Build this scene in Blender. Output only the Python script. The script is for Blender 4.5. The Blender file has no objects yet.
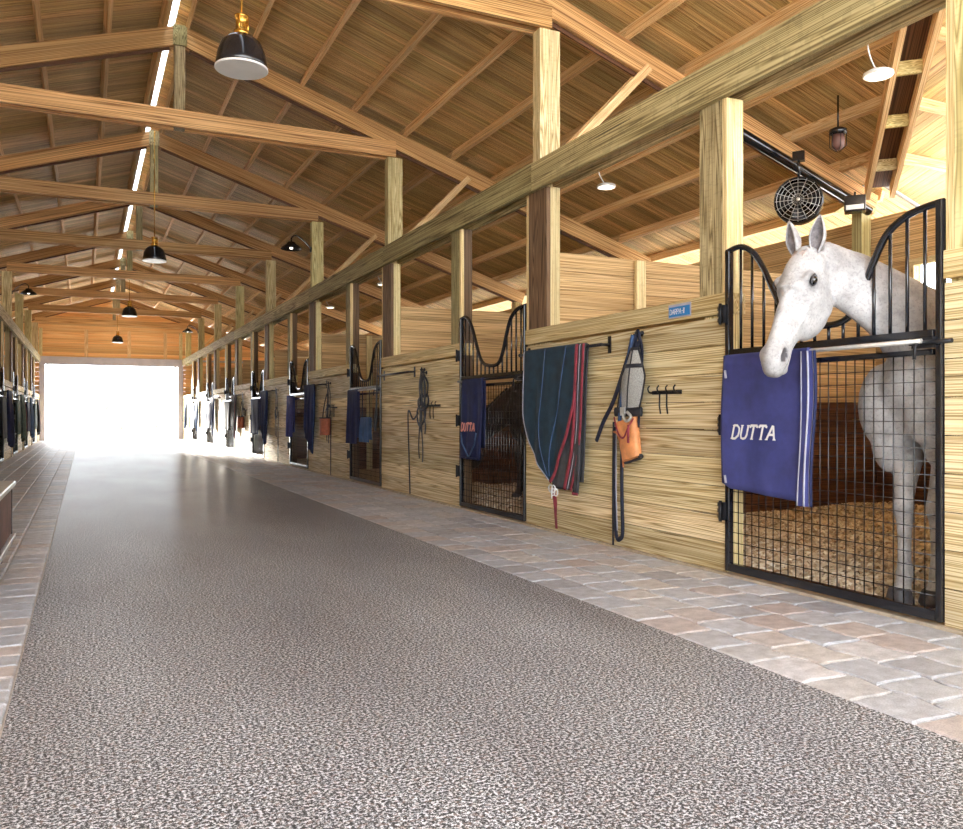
import bpy, bmesh, math, random
from mathutils import Vector, Matrix
R = random.Random(7)
C = bpy.context.scene.collection
pi = math.pi
# ------------------------------------------------------------------ layout (metres)
H = 1.08                    # eye height
W = 3.916                   # aisle face of the right stall fronts
WL = -1.706                 # aisle face of the left stall fronts
XC = 1.105                  # ridge
RL, RR = -0.254, 2.606      # rubber aisle edges
PITCH = 4.42
YN, YF = -1.8, 39.03        # near and far gable
BD = 4.55                   # stall depth
ZR, SL = 6.10, 0.325        # top of rafters at ridge, roof slope
ORD = ['first', 'second', 'third', 'fourth', 'fifth', 'sixth', 'seventh', 'eighth', 'ninth', 'tenth']
def zroof(x): return ZR - SL*abs(x-XC)

# ------------------------------------------------------------------ helpers
class MB:
    def __init__(s): s.v=[]; s.f=[]; s.uv=[]; s.t=[]; s.sm=[]; s.mi=[]
    def face(s, idx, uv=None, t=(.5,.5), smooth=False, mi=0):
        s.f.append(tuple(idx)); s.uv.append(uv or [(0,0)]*len(idx)); s.t.append(t); s.sm.append(smooth); s.mi.append(mi)
    def add(s, *pts):
        n=len(s.v); s.v.extend([tuple(p) for p in pts]); return n
    def obox(s, c, ax, ay, az, hx, hy, hz, t=None, ch=0.0, mi=0):
        """box with grain along ax; half sizes hx,hy,hz"""
        c,ax,ay,az=Vector(c),Vector(ax),Vector(ay),Vector(az)
        if t is None: t=(R.random(),R.random())
        o=R.random()*50; p=R.random()*50
        n=len(s.v)
        for i in (-1,1):
            for j in (-1,1):
                for k in (-1,1):
                    s.v.append(tuple(c+ax*hx*i+ay*hy*j+az*hz*k))
        def L(i,j,k): return n+(i>0)*4+(j>0)*2+(k>0)
        def U(i,a): return (o+i*hx, p+a)
        q=[([(-1,-1,-1),(1,-1,-1),(1,-1,1),(-1,-1,1)],'k',0),
           ([(1,1,-1),(-1,1,-1),(-1,1,1),(1,1,1)],'k',1.3),
           ([(-1,1,-1),(1,1,-1),(1,-1,-1),(-1,-1,-1)],'j',2.7),
           ([(-1,-1,1),(1,-1,1),(1,1,1),(-1,1,1)],'j',3.9)]
        for pts,a,off in q:
            s.face([L(*x) for x in pts],[U(x[0],off+(x[2]*hz if a=='k' else x[1]*hy)) for x in pts],t,False,mi)
        for i in (-1,1):
            pts=[(i,-1,-1),(i,-1,1),(i,1,1),(i,1,-1)] if i<0 else [(i,1,-1),(i,1,1),(i,-1,1),(i,-1,-1)]
            s.face([L(*x) for x in pts],[(o+x[1]*hy*.15,p+6+x[2]*hz) for x in pts],t,False,mi)
    def box(s, x0,x1,y0,y1,z0,z1, g='y', t=None, mi=0):
        c=((x0+x1)/2,(y0+y1)/2,(z0+z1)/2); h=(abs(x1-x0)/2,abs(y1-y0)/2,abs(z1-z0)/2)
        if g=='x': s.obox(c,(1,0,0),(0,1,0),(0,0,1),h[0],h[1],h[2],t,mi=mi)
        elif g=='y': s.obox(c,(0,1,0),(-1,0,0),(0,0,1),h[1],h[0],h[2],t,mi=mi)
        else: s.obox(c,(0,0,1),(0,1,0),(-1,0,0),h[2],h[1],h[0],t,mi=mi)
    def beam(s, p0, p1, w, h, up=(0,0,1), t=None, mi=0):
        p0,p1=Vector(p0),Vector(p1); a=(p1-p0); L=a.length; a=a/L
        up=Vector(up); b=up.cross(a)
        if b.length<1e-6: b=Vector((1,0,0)).cross(a)
        b.normalize(); u=a.cross(b)
        s.obox((p0+p1)/2,a,b,u,L/2,w/2,h/2,t,mi=mi)
    def tube(s, pts, r, seg=8, t=(.5,.5), closed=False, flat=1.0, nrm=None, smooth=True, mi=0):
        """round (or flattened) tube through pts; flat = thickness ratio along nrm"""
        P=[Vector(p) for p in pts]; n=len(P); rings=[]
        pa=None; d=0
        rr=r if isinstance(r,(list,tuple)) else [r]*n
        for i,p in enumerate(P):
            if closed: T=P[(i+1)%n]-P[i-1]
            else: T=P[min(i+1,n-1)]-P[max(i-1,0)]
            if T.length<1e-9: T=Vector((0,0,1))
            T.normalize()
            if nrm is not None:
                a=Vector(nrm)-T*Vector(nrm).dot(T)
                if a.length<1e-4: a=T.orthogonal()
            elif pa is None: a=T.orthogonal()
            else: a=pa-T*pa.dot(T)
            if a.length<1e-6: a=T.orthogonal()
            a.normalize(); pa=a; b=T.cross(a)
            i0=len(s.v)
            for k in range(seg):
                A=2*pi*k/seg
                s.v.append(tuple(p+a*math.cos(A)*rr[i]*flat+b*math.sin(A)*rr[i]))
            rings.append(i0)
        m=n if closed else n-1
        for i in range(m):
            A,B=rings[i],rings[(i+1)%n]; l=(P[(i+1)%n]-P[i]).length
            for k in range(seg):
                k2=(k+1)%seg
                s.face([A+k,A+k2,B+k2,B+k],[(d,k/seg),(d,(k+1)/seg),(d+l,(k+1)/seg),(d+l,k/seg)],t,smooth,mi)
            d+=l
        if not closed:
            s.face([rings[0]+k for k in range(seg)][::-1],None,t,False,mi)
            s.face([rings[-1]+k for k in range(seg)],None,t,False,mi)
    def lathe(s, c, prof, seg=24, axis='z', t=(.5,.5), mi=0):
        rings=[]
        for r,h in prof:
            i0=len(s.v)
            for k in range(seg):
                A=2*pi*k/seg; x,y=r*math.cos(A),r*math.sin(A)
                q={'z':(x,y,h),'y':(x,h,-y),'x':(h,x,y)}[axis]
                s.v.append((c[0]+q[0],c[1]+q[1],c[2]+q[2]))
            rings.append(i0)
        for a,b in zip(rings,rings[1:]):
            for k in range(seg):
                k2=(k+1)%seg
                s.face([a+k,a+k2,b+k2,b+k],None,t,True,mi)
        if prof[0][0]>1e-4: s.face([rings[0]+k for k in range(seg)][::-1],None,t,False,mi)
        if prof[-1][0]>1e-4: s.face([rings[-1]+k for k in range(seg)],None,t,False,mi)
    def grid(s, fn, nu, nv, t=(.5,.5), us=1, vs=1, closed_v=False, mi=0):
        n=len(s.v)
        for i in range(nu+1):
            for j in range(nv+1): s.v.append(tuple(fn(i/nu,j/nv)))
        for i in range(nu):
            for j in range(nv):
                a=n+i*(nv+1)+j; b=a+nv+1
                s.face([a,b,b+1,a+1],[(i/nu*us,j/nv*vs),((i+1)/nu*us,j/nv*vs),((i+1)/nu*us,(j+1)/nv*vs),(i/nu*us,(j+1)/nv*vs)],t,True,mi)
    def build(s, name, mat, parent=None, loc=None):
        me=bpy.data.meshes.new(name); me.from_pydata(s.v,[],s.f)
        uvl=me.uv_layers.new(name='UVMap'); ca=me.color_attributes.new('tint','FLOAT_COLOR','CORNER')
        U=[];T=[]
        for u,t in zip(s.uv,s.t):
            for a in u: U.extend(a); T.extend((t[0],t[1],0,1))
        uvl.data.foreach_set('uv',U); ca.data.foreach_set('color',T)
        me.polygons.foreach_set('use_smooth',s.sm)
        for m in (mat if isinstance(mat,(list,tuple)) else [mat]): me.materials.append(m)
        if isinstance(mat,(list,tuple)): me.polygons.foreach_set('material_index',s.mi)
        me.update()
        o=bpy.data.objects.new(name,me); C.objects.link(o)
        if parent: o.parent=parent
        if loc: o.location=loc
        return o
def solid(o, th, off=0):
    m=o.modifiers.new('s','SOLIDIFY'); m.thickness=th; m.offset=off; return o
def bevel(o, w, seg=2):
    m=o.modifiers.new('b','BEVEL'); m.width=w; m.segments=seg; m.limit_method='ANGLE'; return o
def tag(o, label, cat, group=None):
    o['label']=label; o['category']=cat
    if group: o['group']=group
    return o
def struct(o): o['kind']='structure'; return o
def empty(name, loc=(0,0,0), rz=0):
    o=bpy.data.objects.new(name,None); C.objects.link(o); o.location=loc; o.rotation_euler=(0,0,rz); o.empty_display_size=.1; return o
def thing(name,label,cat,loc=(0,0,0),rz=0,group=None): return tag(empty(name,loc,rz),label,cat,group)
def dup(root, loc, rz, label, group=None):
    r=root.copy(); C.objects.link(r); r.location=loc; r.rotation_euler=(0,0,rz); r['label']=label
    if group: r['group']=group
    for ch in list(root.children):
        c=ch.copy(); C.objects.link(c); c.parent=r
        for g in list(ch.children):
            d=g.copy(); C.objects.link(d); d.parent=c
    return r
def side(s): return (W,-pi/2) if s>0 else (WL,pi/2)      # wall items: local x to the right, -y into the aisle
def crom(pts, n=8):
    P=[Vector(p) for p in pts]; out=[]
    for i in range(len(P)-1):
        a=P[max(i-1,0)];b=P[i];c=P[i+1];d=P[min(i+2,len(P)-1)]
        for k in range(n):
            t=k/n
            out.append(.5*((2*b)+(c-a)*t+(2*a-5*b+4*c-d)*t*t+(3*b-3*c+d-a)*t**3))
    out.append(P[-1]); return out

# ------------------------------------------------------------------ materials
class NT:
    def __init__(s,name):
        s.m=bpy.data.materials.new(name); s.m.use_nodes=True; s.n=s.m.node_tree.nodes; s.l=s.m.node_tree.links
        s.b=s.n['Principled BSDF']
    def N(s,t,**k):
        n=s.n.new(t)
        for a,b in k.items(): setattr(n,a,b)
        return n
    def L(s,a,b): s.l.new(a,b)
    def math(s,op,a,b=None,c=None):
        n=s.N('ShaderNodeMath',operation=op)
        for i,v in enumerate((a,b,c)):
            if v is None: continue
            if isinstance(v,(int,float)): n.inputs[i].default_value=v
            else: s.L(v,n.inputs[i])
        return n.outputs[0]
    def ramp(s,fac,stops,interp='LINEAR'):
        n=s.N('ShaderNodeValToRGB'); r=n.color_ramp; r.interpolation=interp
        while len(r.elements)<len(stops): r.elements.new(.5)
        for e,(p,c) in zip(r.elements,stops): e.position=p; e.color=(*c,1)
        s.L(fac,n.inputs[0]); return n.outputs[0]
    def mix(s,fac,a,b,mode='MIX'):
        n=s.N('ShaderNodeMix',data_type='RGBA',blend_type=mode)
        for i,v in ((0,fac),(6,a),(7,b)):
            if isinstance(v,(int,float)): n.inputs[i].default_value=v
            elif isinstance(v,tuple): n.inputs[i].default_value=(*v,1)
            else: s.L(v,n.inputs[i])
        return n.outputs[2]
    def noise(s,vec,scale,detail=3,rough=.5,dist=0):
        n=s.N('ShaderNodeTexNoise'); n.inputs['Scale'].default_value=scale; n.inputs['Detail'].default_value=detail
        n.inputs['Roughness'].default_value=rough; n.inputs['Distortion'].default_value=dist
        if vec is not None: s.L(vec,n.inputs['Vector'])
        return n.outputs['Fac']
    def mapv(s,vec,sc):
        n=s.N('ShaderNodeVectorMath',operation='MULTIPLY'); s.L(vec,n.inputs[0]); n.inputs[1].default_value=sc; return n.outputs[0]
    def bump(s,h,st,dist=.01):
        n=s.N('ShaderNodeBump'); n.inputs['Strength'].default_value=st; n.inputs['Distance'].default_value=dist
        s.L(h,n.inputs['Height']); s.L(n.outputs[0],s.b.inputs['Normal'])
    def tint(s):
        a=s.N('ShaderNodeAttribute',attribute_name='tint'); q=s.N('ShaderNodeSeparateColor'); s.L(a.outputs['Color'],q.inputs[0]); return q.outputs[0],q.outputs[1]
def wood(name, dark, mid, light, alt, rough=.65, rings=9, knots=1.0, saw=0.0):
    """sawn softwood: cathedral grain, fine streaks, knots; per-board tint towards alt"""
    s=NT(name); uv=s.N('ShaderNodeUVMap',uv_map='UVMap').outputs[0]
    t,g=s.tint()
    off=s.N('ShaderNodeCombineXYZ'); s.L(s.math('MULTIPLY',g,37.0),off.inputs[2])
    v0=s.N('ShaderNodeVectorMath',operation='ADD'); s.L(uv,v0.inputs[0]); s.L(off.outputs[0],v0.inputs[1]); v=v0.outputs[0]
    low=s.noise(s.mapv(v,(.85,3.4,1)),1.0,1.6,.45)
    rg=s.math('PINGPONG',s.math('MULTIPLY',low,rings*2.6),1.0)
    fine=s.noise(s.mapv(v,(1.1,48,1)),1.0,3,.65)
    big=s.noise(s.mapv(v,(.8,1.5,1)),1.0,2)
    f=s.math('ADD',s.math('MULTIPLY',rg,.64),s.math('MULTIPLY',fine,.36))
    col=s.ramp(f,[(.12,dark),(.42,mid),(.78,light)])
    col=s.mix(s.math('MULTIPLY',g,.75),col,s.mix(1.0,col,alt,'MULTIPLY'))
    br=s.math('ADD',s.math('MULTIPLY',t,.40),.78)
    br=s.math('MULTIPLY',br,s.math('ADD',s.math('MULTIPLY',big,.7),.65))
    bc=s.N('ShaderNodeCombineColor')
    for i in range(3): s.L(br,bc.inputs[i])
    col=s.mix(1.0,col,bc.outputs[0],'MULTIPLY')
    vo=s.N('ShaderNodeTexVoronoi',feature='F1'); vo.inputs['Scale'].default_value=1.0
    s.L(s.mapv(v,(1.3,4.2,1)),vo.inputs['Vector'])
    k=s.math('MULTIPLY',s.math('LESS_THAN',vo.outputs['Distance'],.095),.8*knots)
    col=s.mix(k,col,tuple(c*.35 for c in dark))
    if saw>0:
        sw=s.noise(s.mapv(v,(60,3,1)),1.0,2,.6)
        col=s.mix(s.math('MULTIPLY',s.math('LESS_THAN',sw,.42),saw),col,tuple(c*.6 for c in dark))
    s.L(col,s.b.inputs['Base Color']); s.b.inputs['Roughness'].default_value=rough
    s.b.inputs['Specular IOR Level'].default_value=.3
    s.bump(f,.25,.004); return s.m
def plain(name,col,rough=.5,metal=0,var=.12,scale=8,bump=0,bs=200,spec=.5,sheen=0):
    s=NT(name); tc=s.N('ShaderNodeTexCoord').outputs['Object']
    n=s.noise(tc,scale,4,.6)
    c=s.ramp(n,[(.3,tuple(x*(1-var*1.6) for x in col)),(.7,tuple(min(1,x*(1+var)) for x in col))])
    s.L(c,s.b.inputs['Base Color']); s.b.inputs['Roughness'].default_value=rough; s.b.inputs['Metallic'].default_value=metal
    s.b.inputs['Specular IOR Level'].default_value=spec
    if sheen: s.b.inputs['Sheen Weight'].default_value=sheen
    if bump: s.bump(s.noise(tc,bs,2,.6),bump,.003)
    return s.m
M={}
M['wall']=wood('pine_wall',(.27,.175,.065),(.64,.48,.255),(.88,.75,.51),(.90,.93,.82),knots=1)
M['sill']=wood('pine_sill',(.30,.20,.07),(.62,.45,.20),(.85,.70,.42),(.92,1.0,.75),knots=.6)
M['post']=wood('pine_post',(.32,.22,.09),(.66,.51,.26),(.86,.74,.46),(.85,.96,.75),saw=.12)
M['header']=wood('pine_header',(.12,.085,.040),(.38,.285,.145),(.62,.50,.29),(.85,1.0,.75),saw=.15)
M['truss']=wood('pine_truss',(.22,.09,.032),(.62,.33,.13),(.88,.55,.26),(.75,.78,.70),knots=.7)
M['purlin']=wood('pine_purlin',(.45,.21,.07),(.84,.54,.25),(.95,.74,.44),(.85,.85,.8),knots=.6)
M['deck']=wood('pine_deck',(.20,.09,.032),(.60,.36,.145),(.86,.60,.29),(.78,.88,.76),knots=.8)
M['gable']=wood('gable_board',(.55,.24,.07),(.90,.52,.20),(.95,.68,.34),(1.0,.85,.7),knots=.5)
M['kick']=wood('stained_kickboard',(.04,.016,.008),(.125,.055,.028),(.22,.11,.06),(.9,.8,.7),knots=.3)
M['brown']=wood('dark_brown_board',(.05,.028,.014),(.15,.090,.050),(.25,.16,.09),(.9,.85,.8),knots=.4)  # darker brown wood for posts and facing boards past the first gate
M['back']=wood('stall_board',(.24,.14,.05),(.55,.36,.16),(.78,.56,.30),(.9,.85,.75))
M['blackmetal']=plain('black_powder_coat',(.010,.011,.016),.16,0,.3,20,spec=.7)
M['iron']=plain('black_iron',(.02,.02,.024),.35,.4,.3,20)
M['wire']=plain('dark_galvanised_wire',(.10,.10,.11),.35,.8,.3,30)
M['zinc']=plain('galvanised_pipe',(.72,.72,.70),.3,.7,.1,10)
M['whitepaint']=plain('white_enamel',(.82,.82,.82),.35,0,.03,8)
M['shadein']=plain('grey_enamel',(.35,.37,.40),.4,0,.05,8)
M['brass']=plain('brass',(.75,.42,.08),.25,.9,.1,20)
M['navy']=plain('navy_canvas',(.012,.018,.075),.85,0,.25,9,bump=.4,bs=500)
M['royal']=plain('blue_purple_canvas',(.050,.060,.235),.8,0,.18,6,bump=.4,bs=500)
M['teal']=plain('dark_teal_canvas',(.012,.036,.062),.85,0,.25,7,bump=.4,bs=500)
M['burgundy']=plain('burgundy_webbing',(.27,.035,.055),.8,0,.25,12,bump=.3,bs=400)
M['charcoal']=plain('charcoal_canvas',(.06,.062,.07),.85,0,.25,9,bump=.4,bs=500)
M['greygreen']=plain('grey_green_canvas',(.10,.14,.13),.85,0,.25,9,bump=.4,bs=500)
M['steelblue']=plain('steel_blue_canvas',(.05,.10,.22),.85,0,.25,9,bump=.4,bs=500)
M['palegrey']=plain('pale_grey_piping',(.42,.42,.50),.7,0,.15,9)
M['strap']=plain('black_strap',(.018,.019,.028),.55,0,.3,15)
M['bluestrap']=plain('navy_webbing',(.010,.014,.035),.7,0,.3,15)
M['mesh']=plain('grey_fly_mesh',(.42,.42,.40),.8,0,.3,140,bump=.8,bs=600)
M['orange']=plain('orange_leather',(.76,.31,.12),.6,0,.18,14)
M['rustbag']=plain('rust_leather',(.36,.10,.05),.6,0,.25,14)
M['white']=plain('white_cotton',(.80,.80,.80),.8,0,.06,12)
M['pinktext']=plain('salmon_thread',(.66,.28,.25),.8,0,.1,30)
M['bluesign']=plain('blue_sign',(.02,.20,.50),.4,0,.05,10)
M['rubberblack']=plain('black_rubber',(.02,.02,.02),.7,0,.2,20)
M['trunk']=plain('brown_trunk_panel',(.17,.085,.07),.5,0,.3,5)
M['concrete']=plain('concrete_curb',(.48,.40,.30),.85,0,.2,12,bump=.4,bs=80)
M['metalroof']=plain('roof_metal',(.5,.5,.5),.5,0,.05,3)
M['hoof']=plain('dark_hoof',(.07,.065,.075),.5,0,.3,30)
M['eye']=plain('dark_eye',(.006,.004,.004),.12,0,.1,5,spec=.9)
M['eyelid']=plain('grey_eyelid',(.05,.048,.055),.5,0,.2,60)
M['leaf']=plain('pale_leaf',(.22,.36,.20),.7,0,.3,4)
M['bark']=plain('bark',(.25,.2,.15),.9,0,.3,10)
M['doorframe']=plain('pale_door_frame',(.55,.53,.58),.6,0,.08,3)
def lampmat():
    s=NT('frosted_lamp_glass'); s.b.inputs['Base Color'].default_value=(.9,.88,.82,1); s.b.inputs['Roughness'].default_value=.4
    s.b.inputs['Emission Color'].default_value=(1,.9,.75,1); s.b.inputs['Emission Strength'].default_value=.9; return s.m
M['lamp']=lampmat()
def sky_panel():
    s=NT('translucent_ridge_panel'); tr=s.N('ShaderNodeBsdfTranslucent'); tr.inputs[0].default_value=(.85,.9,.95,1)
    s.L(tr.outputs[0],s.n['Material Output'].inputs[0]); return s.m
M['skylight']=sky_panel()
def rubber():
    s=NT('speckled_rubber_aisle'); tc=s.N('ShaderNodeTexCoord').outputs['Object']
    n=s.noise(tc,92,2,.7); n2=s.noise(tc,260,2,.5); lo=s.noise(s.mapv(tc,(1,.35,1)),1.1,3,.55)
    f=s.math('ADD',s.math('MULTIPLY',n,.7),s.math('MULTIPLY',n2,.3))
    col=s.ramp(f,[(.43,(.006,.007,.010)),(.485,(.05,.053,.062)),(.525,(.34,.36,.40)),(.575,(.90,.93,1.0))])
    red=s.noise(s.mapv(tc,(1,1,1)),55,2,.5)
    col=s.mix(s.math('MULTIPLY',s.math('GREATER_THAN',red,.60),.35),col,(.36,.24,.20))
    lr=s.ramp(lo,[(.3,(.66,.64,.64)),(.7,(1,1,1))])
    col=s.mix(1.0,col,lr,'MULTIPLY')
    s.L(col,s.b.inputs['Base Color']); s.b.inputs['Roughness'].default_value=.55; s.b.inputs['Specular IOR Level'].default_value=.5; s.b.inputs['Coat Weight'].default_value=.16; s.b.inputs['Coat Roughness'].default_value=.22
    s.bump(f,.35,.004); return s.m
M['rubber']=rubber()
def paver():
    s=NT('tumbled_concrete_paver'); t,g=s.tint(); tc=s.N('ShaderNodeTexCoord').outputs['Object']
    base=s.ramp(t,[(0,(.38,.39,.43)),(.25,(.56,.58,.63)),(.5,(.46,.49,.55)),(.68,(.60,.58,.57)),(.88,(.50,.44,.43)),(1,(.68,.69,.73))])
    n=s.noise(tc,14,4,.6); n2=s.noise(tc,160,3,.6)
    col=s.mix(1.0,base,s.ramp(n,[(.3,(.72,.70,.70)),(.7,(1.2,1.18,1.18))]),'MULTIPLY')
    col=s.mix(.6,col,s.ramp(n2,[(.35,(.55,.55,.55)),(.65,(1.1,1.1,1.1))]),'MULTIPLY')
    s.L(col,s.b.inputs['Base Color']); s.b.inputs['Roughness'].default_value=.6; s.b.inputs['Coat Weight'].default_value=.35; s.b.inputs['Coat Roughness'].default_value=.35
    s.bump(s.math('ADD',n,s.math('MULTIPLY',n2,.5)),.5,.006); return s.m
M['paver']=paver()
def groundm(name,a,b,scale):
    s=NT(name); tc=s.N('ShaderNodeTexCoord').outputs['Object']; n=s.noise(tc,scale,5,.65)
    s.L(s.ramp(n,[(.3,a),(.7,b)]),s.b.inputs['Base Color']); s.b.inputs['Roughness'].default_value=.95; s.bump(n,.6,.02); return s.m
M['sand']=groundm('pale_sand',(.62,.58,.52),(.78,.74,.68),3)
M['joint']=groundm('joint_sand',(.42,.38,.34),(.62,.58,.54),40)
M['bed']=groundm('wood_shavings',(.30,.19,.095),(.66,.48,.27),30)
def chips():
    s=NT('curled_wood_shaving'); t,g=s.tint()
    s.L(s.ramp(t,[(0,(.20,.12,.07)),(.35,(.50,.37,.24)),(.75,(.76,.66,.50)),(1,(.90,.84,.74))]),s.b.inputs['Base Color'])
    s.b.inputs['Roughness'].default_value=.9; return s.m
M['chip']=chips()
def coat(name,a,b,mz,dapple):
    s=NT(name); tc=s.N('ShaderNodeTexCoord').outputs['Object']; t,g=s.tint()
    n=s.noise(tc,9,5,.65); n2=s.noise(tc,70,3,.6); n3=s.noise(s.mapv(tc,(1,1,.35)),300,2,.5)
    col=s.ramp(n,[(.32,a),(.62,b)])
    col=s.mix(s.math('MULTIPLY',s.math('LESS_THAN',n2,.43),dapple),col,tuple(x*.62 for x in a))
    at=s.N('ShaderNodeAttribute',attribute_name='skin')
    col=s.mix(at.outputs['Fac'],col,mz)
    s.L(col,s.b.inputs['Base Color']); s.b.inputs['Roughness'].default_value=.62; s.b.inputs['Sheen Weight'].default_value=.15
    s.bump(s.math('ADD',s.math('MULTIPLY',n3,.6),s.math('MULTIPLY',n2,.4)),.35,.004); return s.m
M['grey_coat']=coat('flea_bitten_grey_coat',(.29,.28,.285),(.49,.48,.485),(.04,.035,.04),.36)
M['bay_coat']=coat('dark_bay_coat',(.022,.014,.012),(.055,.034,.026),(.01,.01,.01),.2)
M['mane']=plain('pale_grey_mane',(.48,.40,.37),.8,0,.35,25,bump=.6,bs=200)
M['darkmane']=plain('black_mane',(.012,.01,.01),.7,0,.3,25)
M['earin']=plain('grey_ear_lining',(.22,.20,.21),.9,0,.3,40)
# ------------------------------------------------------------------ ground and floors
def slab(name,x0,x1,y0,y1,z0,z1,mat):
    m=MB(); m.box(x0,x1,y0,y1,z0,z1); return struct(m.build(name,mat))
slab('ground',-70,75,-40,140,-.30,-.05,M['sand'])
slab('floor',RL,RR,YN-1,YF+.4,-.05,0.0,M['rubber'])
slab('floor',WL-.02,RL,YN-1,YF+.4,-.05,-.010,M['joint'])
slab('floor',RR,W+.02,YN-1,YF+.4,-.05,-.010,M['joint'])
def pavers(x0,x1,nr,by,amp,seed):
    r=random.Random(seed); m=MB(); w=(x1-x0)/nr
    def bx(i,y): return x0+i*w+(0 if i in(0,nr) else amp*math.sin(2*pi*y/(by*1.0)+i*1.7)+amp*.5*math.sin(y*5.1+i))
    for i in range(nr):
        y=YN-1+r.random()*by
        while y<YF+.3:
            L=by*r.uniform(.86,1.14); tt=(r.random(),r.random()); g=.005
            if y>-.6:
                a=amp*r.uniform(.4,1)
                n=4 if y<18 else 1
                def edge(t0,ins):
                    out=[]
                    for k in range(n): 
                        f=k/n
                        yy=y+ins+(L-2*ins)*f; out.append((bx(i,yy)+ins,yy))
                    for k in range(n):
                        f=k/n; xa=bx(i,y+L)+ins; xb=bx(i+1,y+L)-ins
                        out.append((xa+(xb-xa)*f,y+L-ins+a*.6*math.sin(2*pi*f)))
                    for k in range(n):
                        f=k/n; yy=y+L-ins-(L-2*ins)*f; out.append((bx(i+1,yy)-ins,yy))
                    for k in range(n):
                        f=k/n; xa=bx(i+1,y)-ins; xb=bx(i,y)+ins
                        out.append((xa+(xb-xa)*f,y+ins+a*.6*math.sin(-2*pi*f)))
                    return out
                o=edge(0,g); q=edge(0,g+.010); N=len(o); dz=r.uniform(-.0015,.0015)
                i0=m.add(*[(x,yy,-.011) for x,yy in o]); i1=m.add(*[(x,yy,-.005) for x,yy in o]); i2=m.add(*[(x,yy,dz) for x,yy in q])
                for k in range(N):
                    k2=(k+1)%N
                    m.face([i0+k2,i0+k,i1+k,i1+k2],None,tt); m.face([i1+k2,i1+k,i2+k,i2+k2],None,tt)
                m.face([i2+k for k in range(N)][::-1],None,tt)
            y+=L
    return struct(m.build('floor',M['paver']))
pavers(RR+.005,W-.03,5,.27,.012,3)
pavers(WL+.03,RL-.005,6,.19,.003,5)
for s,xa,xb in ((1,W+.02,8.46),(-1,WL-.02,2*XC-8.46)):
    slab('floor',min(xa,xb),max(xa,xb),YN,YF,-.05,.005,M['bed'])
    slab('trim_1' if s>0 else 'trim_2',*sorted((W+.03*s-.0 if s>0 else WL-.03, (W-.03) if s>0 else WL+.03)),YN,YF,-.04,.012,M['concrete'])

# ------------------------------------------------------------------ timber walls
def boards(x0,x1,y0,y1,z0,z1,n,axis='y',name='wall_right',mat=None,gap=.005):
    m=MB(); h=(z1-z0)/n
    for i in range(n):
        a=z0+i*h; j=R.uniform(0,.003)
        if axis=='y': m.box(x0-(j if x0>1 else 0),x1+(j if x0<1 else 0),y0,y1,a+gap*.5,a+h-gap*.5,'y')
        else: m.box(x0,x1,y0-j,y1,a+gap*.5,a+h-gap*.5,'x')
    return struct(m.build(name,mat or M['wall']))
GY=[(2.80+PITCH*k,4.38+PITCH*k) for k in range(8)]
bays=[(YN,2.80)]+[(GY[k][1],GY[k+1][0]) for k in range(7)]+[(GY[7][1],YF)]
def mir(x): return 2*XC-x
for s in (1,-1):
    nm='wall_right' if s>0 else 'wall_left'
    def X(a,b):
        return (a,b) if s>0 else tuple(sorted((mir(a),mir(b))))
    for (y0,y1) in bays:
        boards(*X(W,W+.04),y0+.0,y1,.012,1.745,9,name=nm)
        m=MB(); m.box(*X(W-.012,W+.16),y0,y1,1.765,1.905,'y'); struct(m.build('trim_3' if s>0 else 'trim_4',M['sill']))
    # header pair
    for a,b,n in ((W-.045,W,'aisle'),(W+.145,W+.185,'stall')):
        x0,x1=X(a,b); m=MB(); y=YN
        while y<YF:
            e=min(y+PITCH*1.0,YF); m.box(x0,x1,y+.002,e-.002,3.225,3.49,'y'); y=e
        o=m.build('header_beam',M['header'])
        tag(o,'heavy timber header over the %s stall fronts, %s side of its pair'%('right' if s>0 else 'left','aisle' if n=='aisle' else 'stall'),'beam')
    # outer wall with a window opening per stall
    x0,x1=X(8.50,8.54)
    segs=[]
    y=YN
    m=MB(); mk=MB()
    wins=[(5.0+PITCH*k,6.4+PITCH*k) for k in range(-1,8)]
    rows=18; h=3.42/rows
    for i in range(rows):
        z0=i*h; z1=z0+h-.004
        cut=(z1>2.50 and z0<2.70)
        y=YN
        if cut:
            for (a,b) in wins:
                m.box(x0,x1,y,a,z0,z1,'y'); y=b
        m.box(x0,x1,y,YF,z0,z1,'y')
    struct(m.build(nm,M['back']))
    xb0,xb1=X(8.545,8.56); m=MB(); m.box(xb0,xb1,YN,YF,0,2.40,'y'); m.box(xb0,xb1,YN,YF,2.78,3.40,'y'); struct(m.build(nm,M['metalroof']))  # outer backing sheet added to shut out sky between the boards
    x0,x1=X(8.46,8.498); boards(x0,x1,YN,YF,.01,1.20,6,name=nm,mat=M['kick'])
    for j,(a,b) in enumerate(wins):
        x0,x1=X(8.42,8.50); f=MB()
        f.box(x0,x1,a-.07,a,2.44,2.76,'z'); f.box(x0,x1,b,b+.07,2.44,2.76,'z'); f.box(x0,x1,a-.07,b+.07,2.76,2.83,'y'); f.box(x0,x1,a-.07,b+.07,2.38,2.44,'y')
        struct(f.build('window_%d'%(j+1+(9 if s<0 else 0)),M['post']))
    # partitions
    for k in range(-1,8):
        yp=6.93+PITCH*k
        if yp<0 and s<0: continue
        x0,x1=X(W+.19,8.46)
        boards(x0,x1,yp,yp+.04,1.22,2.64,8,'x','wall_partition',M['back'])
        boards(x0,x1,yp-.02,yp+.06,.01,1.22,6,'x','wall_partition',M['kick'])
        m=MB(); 
        xs=X(4.98,5.09); m.box(xs[0],xs[1],yp-.06,yp-.021,.01,2.62,'z')
        struct(m.build('trim_5',M['post']))
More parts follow.
